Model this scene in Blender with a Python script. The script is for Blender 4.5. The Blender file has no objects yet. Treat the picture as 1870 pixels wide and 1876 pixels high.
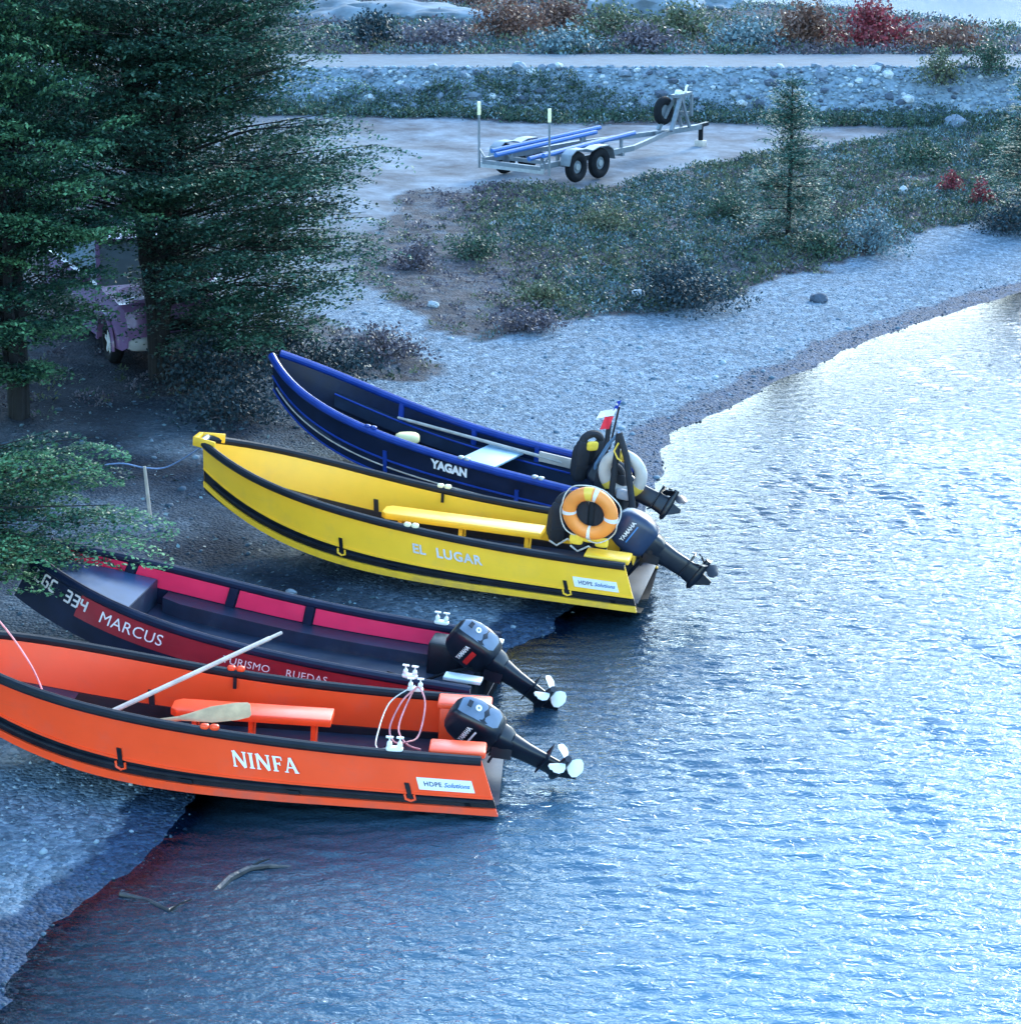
import bpy, bmesh, math, random
import numpy as np
from mathutils import Vector, Matrix, Euler, noise as mnoise

random.seed(7)
rng = np.random.default_rng(7)
scene = bpy.context.scene
col = scene.collection
R = math.radians

# ------------------------------------------------------------------ camera
CAMH, PITCH, FPX = 7.67, R(16.332), 4437.14          # eye on a bridge about 7.7 m above the boats
cam_data = bpy.data.cameras.new('camera')
cam = bpy.data.objects.new('camera', cam_data)
col.objects.link(cam)
cam.location = (0, 0, CAMH)
cam.rotation_euler = (R(90) - PITCH, 0, 0)
cam_data.sensor_fit = 'HORIZONTAL'
cam_data.sensor_width = 36
cam_data.lens = 36 * FPX / 1870
cam_data.clip_start = 0.1
cam_data.clip_end = 6000
scene.camera = cam

# ------------------------------------------------------------------ sky, sun, exposure
SUN_EL, SUN_AZ = R(24), R(30)                        # low, beyond the bay to the right (azimuth clockwise from the view direction)
world = bpy.data.worlds.new('World')
scene.world = world
world.use_nodes = True
wn = world.node_tree
for n in list(wn.nodes):
    wn.nodes.remove(n)
sky = wn.nodes.new('ShaderNodeTexSky')
sky.sky_type = 'NISHITA'
sky.sun_disc = False
sky.sun_elevation = SUN_EL
sky.sun_rotation = SUN_AZ
sky.air_density = 1.3
sky.dust_density = .95
sky.ozone_density = 4.0
bg = wn.nodes.new('ShaderNodeBackground')
bg.inputs['Strength'].default_value = 0.15
wo = wn.nodes.new('ShaderNodeOutputWorld')
wn.links.new(sky.outputs[0], bg.inputs[0])
wn.links.new(bg.outputs[0], wo.inputs[0])

sl = bpy.data.lights.new('sun', 'SUN')
sl.energy = 0.5
sl.angle = R(14)
sl.color = (1.0, 0.93, 0.85)
sun = bpy.data.objects.new('sun', sl)
col.objects.link(sun)
sun_dir = Vector((math.sin(SUN_AZ) * math.cos(SUN_EL), math.cos(SUN_AZ) * math.cos(SUN_EL), math.sin(SUN_EL)))
sun.rotation_euler = sun_dir.to_track_quat('Z', 'Y').to_euler()

vs = scene.view_settings
vs.view_transform = 'Standard'
vs.look = 'None'
vs.gamma = 1.0
vs.use_curve_mapping = False
vs.exposure = 2.7
vs.use_white_balance = True                            # the photograph is balanced cold
vs.white_balance_temperature = 6350
vs.white_balance_tint = 0

# ------------------------------------------------------------------ helpers
def at(px, py, z):
    """ground point seen at photo pixel (1870 wide) lying at height z"""
    dx, up = (px - 935) / FPX, -(py - 938) / FPX
    d = Vector((dx, math.cos(PITCH) + up * math.sin(PITCH), -math.sin(PITCH) + up * math.cos(PITCH)))
    k = (z - CAMH) / d.z
    return Vector((0, 0, CAMH)) + d * k

def link(o, parent=None):
    col.objects.link(o)
    if parent is not None:
        o.parent = parent
    return o

def tag(o, label=None, cat=None, group=None, kind=None):
    if label: o['label'] = label
    if cat: o['category'] = cat
    if group: o['group'] = group
    if kind: o['kind'] = kind
    return o

def empty(name, loc=(0, 0, 0), rot=(0, 0, 0)):
    o = bpy.data.objects.new(name, None)
    o.empty_display_size = 0.2
    o.location = loc
    o.rotation_euler = rot
    return link(o)

class MB:
    """collects shapes into one mesh"""
    def __init__(s):
        s.v, s.f, s.m = [], [], []
    def add(s, vs_, fs_, mi=0):
        b = len(s.v)
        s.v += [tuple(q) for q in vs_]
        s.f += [tuple(i + b for i in q) for q in fs_]
        s.m += [mi] * len(fs_)
        return s
    def box(s, c, d, rot=None, mi=0):
        M = rot.to_matrix() if isinstance(rot, Euler) else rot
        vs_ = []
        for x in (-.5, .5):
            for y in (-.5, .5):
                for z in (-.5, .5):
                    q = Vector((x * d[0], y * d[1], z * d[2]))
                    if M is not None: q = M @ q
                    vs_.append(q + Vector(c))
        return s.add(vs_, [(0, 1, 3, 2), (4, 6, 7, 5), (0, 4, 5, 1), (2, 3, 7, 6), (0, 2, 6, 4), (1, 5, 7, 3)], mi)
    def bar(s, a, b, w, h=None, mi=0, up=(0, 0, 1)):
        a, b = Vector(a), Vector(b)
        x = (b - a); L = x.length; x.normalize()
        u = Vector(up)
        if abs(x.dot(u)) > .98: u = Vector((0, 1, 0))
        y = u.cross(x).normalized(); z = x.cross(y)
        return s.box((a + b) / 2, (L, w, h or w), Matrix((x, y, z)).transposed(), mi)
    def tube(s, pts, r, n=8, mi=0, closed=False, cap=True):
        pts = [Vector(p) for p in pts]
        rs = r if isinstance(r, (list, tuple)) else [r] * len(pts)
        N = len(pts); rings = []
        ref = None
        for i, p in enumerate(pts):
            a = pts[i - 1] if (i > 0 or closed) else p
            b = pts[(i + 1) % N] if (i < N - 1 or closed) else p
            t = (b - a)
            if t.length < 1e-9: t = Vector((0, 0, 1))
            t.normalize()
            if ref is None:
                ref = Vector((0, 0, 1)) if abs(t.z) < .9 else Vector((1, 0, 0))
            u = (ref - t * ref.dot(t))
            if u.length < 1e-6: u = t.orthogonal()
            u.normalize(); w = t.cross(u); ref = u
            rings.append([p + (u * math.cos(2 * math.pi * k / n) + w * math.sin(2 * math.pi * k / n)) * rs[i] for k in range(n)])
        vs_ = [q for rg in rings for q in rg]; fs_ = []
        for i in range(N if closed else N - 1):
            j = (i + 1) % N
            for k in range(n):
                k2 = (k + 1) % n
                fs_.append((i * n + k, i * n + k2, j * n + k2, j * n + k))
        if cap and not closed:
            fs_.append(tuple(reversed(range(n)))); fs_.append(tuple(range((N - 1) * n, N * n)))
        return s.add(vs_, fs_, mi)
    def loft(s, rings, mi=0, cap=True, closed=True):
        n = len(rings[0]); vs_ = [q for rg in rings for q in rg]; fs_ = []
        for i in range(len(rings) - 1):
            for k in range(n if closed else n - 1):
                k2 = (k + 1) % n
                fs_.append((i * n + k, i * n + k2, (i + 1) * n + k2, (i + 1) * n + k))
        if cap:
            fs_.append(tuple(reversed(range(n)))); fs_.append(tuple(range((len(rings) - 1) * n, len(rings) * n)))
        return s.add(vs_, fs_, mi)
    def sup(s, c, d, e=.35, nu=14, nv=9, rot=None, mi=0):
        """rounded block: superellipsoid with half sizes d"""
        M = rot.to_matrix() if isinstance(rot, Euler) else rot
        pw = lambda x: math.copysign(abs(x) ** e, x)
        rings = []
        for j in range(1, nv):
            ph = -math.pi / 2 + math.pi * j / nv
            rg = []
            for i in range(nu):
                th = 2 * math.pi * (i + .5) / nu
                q = Vector((d[0] * pw(math.cos(ph)) * pw(math.cos(th)), d[1] * pw(math.cos(ph)) * pw(math.sin(th)), d[2] * pw(math.sin(ph))))
                if M is not None: q = M @ q
                rg.append(q + Vector(c))
            rings.append(rg)
        return s.loft(rings, mi)
    def torus(s, c, R_, r_, axis='x', nu=40, nv=12, rot=None, squash=1, mi=0, a0=0, a1=2 * math.pi):
        M = rot
        full = abs(a1 - a0 - 2 * math.pi) < 1e-6
        rings = []
        for i in range(nu if full else nu + 1):
            a = a0 + (a1 - a0) * i / nu
            rg = []
            for k in range(nv):
                b = 2 * math.pi * k / nv
                rr = R_ + r_ * math.cos(b)
                q = Vector((rr * math.cos(a), squash * r_ * math.sin(b), rr * math.sin(a)))
                if axis == 'x': q = Vector((q.y, q.x, q.z))
                if axis == 'z': q = Vector((q.x, q.z, q.y))
                if M is not None: q = M @ q
                rg.append(q + Vector(c))
            rings.append(rg)
        if full: rings.append(rings[0])
        return s.loft(rings, mi, cap=not full)
    def prism(s, poly, y0, y1, mi=0, M=None):
        """polygon in x,z extruded along y"""
        n = len(poly)
        vs_ = [Vector((x, y0, z)) for x, z in poly] + [Vector((x, y1, z)) for x, z in poly]
        if M is not None: vs_ = [M @ q for q in vs_]
        fs_ = [tuple(range(n)), tuple(reversed(range(n, 2 * n)))] + [(i, i + n, (i + 1) % n + n, (i + 1) % n) for i in range(n)]
        return s.add(vs_, fs_, mi)
    def build(s, name, mats, parent=None, smooth=True, angle=35, bevel=0):
        me = bpy.data.meshes.new(name)
        me.from_pydata([tuple(q) for q in s.v], [], s.f)
        mats = mats if isinstance(mats, (list, tuple)) else [mats]
        for m in mats: me.materials.append(m)
        if len(mats) > 1: me.polygons.foreach_set('material_index', s.m)
        bm = bmesh.new(); bm.from_mesh(me)
        bmesh.ops.recalc_face_normals(bm, faces=bm.faces)
        if bevel:
            ed = [e for e in bm.edges if len(e.link_faces) == 2 and e.calc_face_angle(0) > R(40)]
            bmesh.ops.bevel(bm, geom=ed, offset=bevel, segments=2, profile=.5, affect='EDGES', clamp_overlap=True)
        bm.to_mesh(me); bm.free()
        if smooth:
            me.polygons.foreach_set('use_smooth', [True] * len(me.polygons))
            me.set_sharp_from_angle(angle=R(angle))
        me.update()
        return link(bpy.data.objects.new(name, me), parent)

def np_mesh(name, V, F, mats, parent=None, attrs=None, smooth=False, mi=None):
    """mesh from arrays: F is (n,3) or (n,4)"""
    me = bpy.data.meshes.new(name)
    V = np.asarray(V, np.float32); F = np.asarray(F, np.int32)
    n, k = F.shape
    me.vertices.add(len(V)); me.vertices.foreach_set('co', V.ravel())
    me.loops.add(n * k); me.loops.foreach_set('vertex_index', F.ravel())
    me.polygons.add(n); me.polygons.foreach_set('loop_start', np.arange(0, n * k, k, dtype=np.int32))
    if smooth: me.polygons.foreach_set('use_smooth', np.ones(n, bool))
    for m in (mats if isinstance(mats, (list, tuple)) else [mats]): me.materials.append(m)
    if mi is not None: me.polygons.foreach_set('material_index', np.asarray(mi, np.int32))
    for nm, (dom, arr) in (attrs or {}).items():
        a = me.attributes.new(nm, 'FLOAT', dom)
        a.data.foreach_set('value', np.asarray(arr, np.float32))
    me.update(calc_edges=True)
    me.validate()
    return link(bpy.data.objects.new(name, me), parent)

# ------------------------------------------------------------------ materials
MATS = {}
def nodes(name):
    m = bpy.data.materials.new(name)
    m.use_nodes = True
    nt = m.node_tree
    b = nt.nodes['Principled BSDF']
    MATS[name] = m
    return m, nt, b

def mat(name, c, rough=.5, var=.12, scale=6, bump=0, bscale=60, metal=0, spec=.5, dirt=0):
    m, nt, b = nodes(name)
    b.inputs['Roughness'].default_value = rough
    b.inputs['Metallic'].default_value = metal
    b.inputs['Specular IOR Level'].default_value = spec
    tc = nt.nodes.new('ShaderNodeTexCoord')
    nz = nt.nodes.new('ShaderNodeTexNoise'); nz.inputs['Scale'].default_value = scale; nz.inputs['Detail'].default_value = 6
    nt.links.new(tc.outputs['Object'], nz.inputs['Vector'])
    rp = nt.nodes.new('ShaderNodeValToRGB')
    rp.color_ramp.elements[0].position = .3; rp.color_ramp.elements[1].position = .7
    rp.color_ramp.elements[0].color = [max(0, x * (1 - var)) for x in c] + [1]
    rp.color_ramp.elements[1].color = [min(1, x * (1 + var)) for x in c] + [1]
    nt.links.new(nz.outputs['Fac'], rp.inputs[0])
    out = rp.outputs[0]
    if dirt:
        n2 = nt.nodes.new('ShaderNodeTexNoise'); n2.inputs['Scale'].default_value = 3.2; n2.inputs['Detail'].default_value = 9; n2.inputs['Roughness'].default_value = .7
        nt.links.new(tc.outputs['Object'], n2.inputs['Vector'])
        r2 = nt.nodes.new('ShaderNodeValToRGB'); r2.color_ramp.elements[0].position = .52; r2.color_ramp.elements[1].position = .78
        r2.color_ramp.elements[1].color = (dirt, dirt, dirt, 1)
        nt.links.new(n2.outputs['Fac'], r2.inputs[0])
        mx = nt.nodes.new('ShaderNodeMix'); mx.data_type = 'RGBA'
        nt.links.new(r2.outputs[0], mx.inputs[0]); nt.links.new(out, mx.inputs[6]); mx.inputs[7].default_value = (.16, .17, .19, 1)
        out = mx.outputs[2]
        # fine rubbed streaks along the hull and dried mud low down
        mp = nt.nodes.new('ShaderNodeMapping'); mp.inputs['Scale'].default_value = (1.6, 1.6, 42)
        nt.links.new(tc.outputs['Object'], mp.inputs['Vector'])
        n4 = nt.nodes.new('ShaderNodeTexNoise'); n4.inputs['Scale'].default_value = 2.2; n4.inputs['Detail'].default_value = 5; n4.inputs['Roughness'].default_value = .75
        nt.links.new(mp.outputs[0], n4.inputs['Vector'])
        r4 = nt.nodes.new('ShaderNodeValToRGB'); r4.color_ramp.elements[0].position = .6; r4.color_ramp.elements[1].position = .72
        r4.color_ramp.elements[1].color = (.3, .3, .3, 1)
        nt.links.new(n4.outputs['Fac'], r4.inputs[0])
        m4 = nt.nodes.new('ShaderNodeMix'); m4.data_type = 'RGBA'
        nt.links.new(r4.outputs[0], m4.inputs[0]); nt.links.new(out, m4.inputs[6]); m4.inputs[7].default_value = [x * .55 + .05 for x in c] + [1]
        sz = nt.nodes.new('ShaderNodeSeparateXYZ'); nt.links.new(tc.outputs['Object'], sz.inputs[0])
        mz = nt.nodes.new('ShaderNodeMapRange'); mz.inputs[1].default_value = .30; mz.inputs[2].default_value = -.05; mz.inputs[3].default_value = -.25; mz.inputs[4].default_value = .35
        nt.links.new(sz.outputs[2], mz.inputs[0])
        ad = nt.nodes.new('ShaderNodeMath'); ad.operation = 'ADD'
        nt.links.new(mz.outputs[0], ad.inputs[0]); nt.links.new(n2.outputs['Fac'], ad.inputs[1])
        r5 = nt.nodes.new('ShaderNodeValToRGB'); r5.color_ramp.elements[0].position = .58; r5.color_ramp.elements[1].position = .95
        r5.color_ramp.elements[1].color = (.45, .45, .45, 1)
        nt.links.new(ad.outputs[0], r5.inputs[0])
        m5 = nt.nodes.new('ShaderNodeMix'); m5.data_type = 'RGBA'
        nt.links.new(r5.outputs[0], m5.inputs[0]); nt.links.new(m4.outputs[2], m5.inputs[6]); m5.inputs[7].default_value = (.10, .095, .09, 1)
        out = m5.outputs[2]
    nt.links.new(out, b.inputs['Base Color'])
    mr = nt.nodes.new('ShaderNodeMapRange'); mr.inputs[3].default_value = max(0, rough - .1); mr.inputs[4].default_value = min(1, rough + .1)
    nt.links.new(nz.outputs['Fac'], mr.inputs[0]); nt.links.new(mr.outputs[0], b.inputs['Roughness'])
    if bump:
        n3 = nt.nodes.new('ShaderNodeTexNoise'); n3.inputs['Scale'].default_value = bscale; n3.inputs['Detail'].default_value = 4
        nt.links.new(tc.outputs['Object'], n3.inputs['Vector'])
        bp = nt.nodes.new('ShaderNodeBump'); bp.inputs['Strength'].default_value = bump; bp.inputs['Distance'].default_value = .02
        nt.links.new(n3.outputs['Fac'], bp.inputs['Height']); nt.links.new(bp.outputs[0], b.inputs['Normal'])
    return m

def leafmat(name, dark, light, trans=.25, rough=.55):
    """leaves: each face carries its own tone 0..1"""
    m, nt, b = nodes(name)
    a = nt.nodes.new('ShaderNodeAttribute'); a.attribute_name = 'tone'
    rp = nt.nodes.new('ShaderNodeValToRGB')
    rp.color_ramp.elements[0].color = list(dark) + [1]; rp.color_ramp.elements[1].color = list(light) + [1]
    nt.links.new(a.outputs['Fac'], rp.inputs[0]); nt.links.new(rp.outputs[0], b.inputs['Base Color'])
    b.inputs['Roughness'].default_value = rough
    b.inputs['Specular IOR Level'].default_value = .35
    if trans:
        tr = nt.nodes.new('ShaderNodeBsdfTranslucent'); nt.links.new(rp.outputs[0], tr.inputs[0])
        mx = nt.nodes.new('ShaderNodeMixShader'); mx.inputs[0].default_value = trans
        nt.links.new(b.outputs[0], mx.inputs[1]); nt.links.new(tr.outputs[0], mx.inputs[2])
        nt.links.new(mx.outputs[0], nt.nodes['Material Output'].inputs['Surface'])
    return m

yellow = mat('yellow_plastic', (.95, .53, .03), .38, .05, 3, .04, 90, dirt=.14)
orange = mat('orange_plastic', (.9, .07, .012), .38, .05, 3, .04, 90, dirt=.12)
black_pl = mat('black_plastic', (.006, .009, .016), .42, .3, 8, .05, 70, spec=.3)
navy_pl = mat('navy_plastic', (.004, .010, .034), .4, .25, 6, .05, 70, spec=.3)
deck_pl = mat('dark_deck', (.012, .023, .05), .45, .25, 5, .1, 80, dirt=.05)
blue_pl = mat('blue_plastic', (.008, .036, .25), .35, .2, 6, .05, 60)
redpanel = mat('crimson_panel', (.8, .022, .10), .4, .08, 4, .03, 60, dirt=.12)
redhull = mat('dark_red_hull', (.28, .015, .03), .4, .12, 4, .03, 60, dirt=.15)
white_pl = mat('white_plastic', (.8, .8, .78), .4, .05)
grey_mt = mat('grey_metal', (.42, .45, .48), .4, .12, 12, 0, metal=.6)
galv = mat('galvanised_steel', (.17, .20, .235), .45, .15, 14, .05, 60, metal=.35)
rubber = mat('rubber', (.008, .01, .014), .8, .3, 12, .15, 60, spec=.15)
motor_blk = mat('motor_black', (.006, .009, .018), .33, .25, 5)
motor_gry = mat('motor_grey_blue', (.13, .17, .24), .35, .15, 8)
rope_wh = mat('pale_rope', (.62, .6, .55), .8, .2, 40)
rope_pk = mat('pink_rope', (.7, .3, .3), .8, .3, 8)
wood = mat('bare_wood', (.5, .33, .18), .6, .25, 9, .15, 30)
wood_gr = mat('weathered_wood', (.45, .4, .36), .65, .2, 9, .15, 30)
flat_black = mat('flat_black', (.008, .01, .014), .95, .3, 10, 0, spec=0)
letter_wh = mat('white_lettering', (.82, .82, .84), .5, .05)
letter_dk = mat('dark_lettering', (.02, .05, .16), .5, .1)
letter_gr = mat('pale_lettering', (.62, .6, .62), .5, .1)
# ------------------------------------------------------------------ terrain
WL = -0.22                                             # water level
def dist_poly(X, Y, P):
    """signed distance to polyline P, positive on its left"""
    best = np.full(X.shape, 1e9); sg = np.ones(X.shape)
    for (ax, ay), (bx, by) in zip(P[:-1], P[1:]):
        dx, dy = bx - ax, by - ay
        L2 = dx * dx + dy * dy
        u = np.clip(((X - ax) * dx + (Y - ay) * dy) / L2, 0, 1)
        ex, ey = X - ax - u * dx, Y - ay - u * dy
        d = np.hypot(ex, ey)
        cr = dx * (Y - ay) - dy * (X - ax)
        k = d < best - 1e-9
        best = np.where(k, d, best); sg = np.where(k, np.sign(cr), sg)
    return best * sg

def vnoise(X, Y, s, seed=0, octs=3):
    """cheap value noise on arrays, about -1..1"""
    out = np.zeros(np.shape(X)); amp = 1.; tot = 0
    for o in range(octs):
        x = np.asarray(X) * s + 17.3 * (seed + o); y = np.asarray(Y) * s - 9.1 * (seed + 2 * o)
        xi, yi = np.floor(x), np.floor(y); fx, fy = x - xi, y - yi
        fx, fy = fx * fx * (3 - 2 * fx), fy * fy * (3 - 2 * fy)
        h = lambda a, b: np.modf(np.abs(np.sin(a * 127.1 + b * 311.7 + seed * 13.7) * 43758.5453))[0]
        v = (h(xi, yi) * (1 - fx) + h(xi + 1, yi) * fx) * (1 - fy) + (h(xi, yi + 1) * (1 - fx) + h(xi + 1, yi + 1) * fx) * fy
        out += amp * (2 * v - 1); tot += amp; amp *= .5; s = s * 2.03
    return out / tot

SHORE_PX = [(1230, 800), (1350, 738), (1500, 668), (1620, 612), (1750, 572), (1870, 536), (2050, 495), (2300, 455)]
SHORE = [(-14, -40), (-9, 5)] + [tuple(at(px, py, WL)[:2]) for px, py in [(-330, 2250), (-120, 1960), (0, 1838), (60, 1748), (150, 1662), (230, 1608), (290, 1545)]]
SHORE += [(-2.65, 19.0), (-1.3, 20.4), (-.5, 21.3), (.3, 22.6), (.85, 23.7), (1.2, 25.0), (1.5, 26.2)]
SHORE += [tuple(at(px, py, WL)[:2]) for px, py in SHORE_PX] + [(22, 45.5), (40, 50), (120, 58)]
FOOT, TOP0, TOP1 = 56.3, 57.35, 60.5                     # embankment foot, road edges
def lake_y(x):
    return np.interp(x, [-200, -20, 8, 11.8, 13.6, 15.8, 22, 40, 120], [150, 110, 99, 93, 87, 82, 76, 72, 70])
def gz(X, Y):
    X = np.asarray(X, float); Y = np.asarray(Y, float)
    d = dist_poly(X, Y, SHORE)
    zi = 1.25 * (1 - np.exp(-np.maximum(d, 0) / 12.))
    d = d + .16 * vnoise(X, Y, 1.7, 14, 3) * np.exp(-(d / 1.2) ** 2)
    zi = 1.25 * (1 - np.exp(-np.maximum(d, 0) / 12.))
    zi += .035 * vnoise(X, Y, .9, 3) * np.clip(d / 2, 0, 1) + .10 * vnoise(X, Y, .35, 5) * np.clip((d - 5) / 5, 0, 1)
    zo = -np.minimum(.16 * np.maximum(-d, 0), 2.2) - .05 * np.clip(-d / .3, 0, 1)
    z = WL + np.where(d > 0, zi, zo)
    # road embankment
    s = np.clip((Y - FOOT) / (TOP0 - FOOT), 0, 1)
    z = np.where(Y > FOOT, z * (1 - s) + 1.7 * s, z)
    z = np.where(Y > TOP0, 1.7, z)
    ly = lake_y(X)
    u = (Y - TOP1) / (ly - TOP1)
    zb = 1.7 - (1.7 - WL) * np.clip(u, 0, None) ** 2
    zb = np.maximum(zb, WL - 2) + np.clip(u * 6, 0, 1) * np.clip((1 - u) * 5, 0, 1) * .3 * vnoise(X, Y, .22, 8)
    return np.where(Y > TOP1, zb, z)

def inpoly(X, Y, P):
    r = np.zeros(np.shape(X), bool); n = len(P)
    for i in range(n):
        (x1, y1), (x2, y2) = P[i], P[(i + 1) % n]
        if y1 == y2: continue
        c = ((y1 > Y) != (y2 > Y)) & (X < (x2 - x1) * (Y - y1) / (y2 - y1) + x1)
        r ^= c
    return r
def at_ground(px, py, dz=0):
    """point of the terrain seen at a photo pixel"""
    z = .5
    for _ in range(14):
        p = at(px, py, z)
        z = .5 * z + .5 * (float(gz(np.array([p.x]), np.array([p.y]))[0]) + dz)
    return at(px, py, z)
def pxpoly(L, z=0):
    return [tuple(at_ground(px, py)[:2]) for px, py in L]
# where heath and scrub grows
HEATH = [pxpoly([(760, 350), (900, 338), (1060, 345), (1180, 325), (1290, 300), (1420, 285), (1560, 262), (1680, 240), (1900, 240), (2200, 232),
                 (2200, 400), (1900, 405), (1700, 415), (1640, 450), (1530, 478), (1400, 500), (1390, 535), (1250, 560), (1130, 575), (1000, 605),
                 (900, 625), (800, 590), (700, 540), (650, 500), (660, 440), (720, 400)], .75),
         pxpoly([(420, 640), (560, 590), (700, 610), (800, 660), (770, 700), (650, 690), (500, 640), (360, 720), (0, 760), (-300, 800), (-300, 560), (300, 640)], .6)]
FRINGE = [(-14, 56.6), (-3, 56.7), (-.5, 57.3), (1.5, 57.2), (3.5, 56.5), (16, 56.4), (16, 54.9), (8, 55.2), (4, 55.4), (0, 55.3), (-3, 55.6), (-14, 55.5)]

def axis(parts):
    out = []
    for a, b, s in parts:
        out.append(np.linspace(a, b, max(2, int(round((b - a) / s)) + 1))[:-1])
    return np.concatenate(out + [[parts[-1][1]]])
def grid(xs, ys):
    X, Y = np.meshgrid(xs, ys, indexing='xy')
    nx, ny = len(xs), len(ys)
    i = np.arange((ny - 1) * (nx - 1)); r, c = i // (nx - 1), i % (nx - 1)
    a = r * nx + c
    return X.ravel(), Y.ravel(), np.stack([a, a + 1, a + nx + 1, a + nx], 1)

xs = axis([(-1500, -300, 300), (-300, -60, 24), (-60, -14, 1.5), (-14, 20, .16), (20, 40, .8), (40, 130, 5), (130, 1500, 200)])
ys = axis([(-60, 8, 4), (8, 12, .5), (12, 34, .12), (34, 62, .22), (62, 110, .8), (110, 200, 9), (200, 2000, 300)])
GX, GY, GF = grid(xs, ys)
GZ = gz(GX, GY)
far = (np.abs(GX) > 130) | (GY > 160) | (GY < -40)
GD = dist_poly(GX, GY, SHORE)
hm = np.zeros(GX.shape)
for P in HEATH: hm = np.maximum(hm, inpoly(GX + .5 * vnoise(GX, GY, .8, 21), GY + .9 * vnoise(GX, GY, .8, 22), P))
hm = np.maximum(hm, inpoly(GX, GY + .6 * vnoise(GX, GY, .8, 24), FRINGE))
hm = np.where((GY > TOP1) & (GZ > WL + .15), 1, hm)
hm = np.where((GX < -4.6 + .3 * vnoise(GX, GY, .7, 9)) & (GY > 26) & (GY < 56), np.maximum(hm, .55), hm)
def tree_shade_at(X, Y):
    """shade of the trees painted into ground and stones on the wooded side"""
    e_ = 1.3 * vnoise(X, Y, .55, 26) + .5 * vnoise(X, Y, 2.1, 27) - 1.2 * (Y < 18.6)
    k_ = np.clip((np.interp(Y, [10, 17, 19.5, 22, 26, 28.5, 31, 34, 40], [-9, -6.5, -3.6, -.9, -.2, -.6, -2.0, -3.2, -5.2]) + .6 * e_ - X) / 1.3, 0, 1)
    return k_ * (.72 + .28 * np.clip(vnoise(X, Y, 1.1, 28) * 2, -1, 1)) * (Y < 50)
tree_shade = tree_shade_at(GX, GY)
lot = np.clip((GD - 6) / 3, 0, 1) * (1 - hm) * (GY > 30) * (GY < 56.5)

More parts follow.
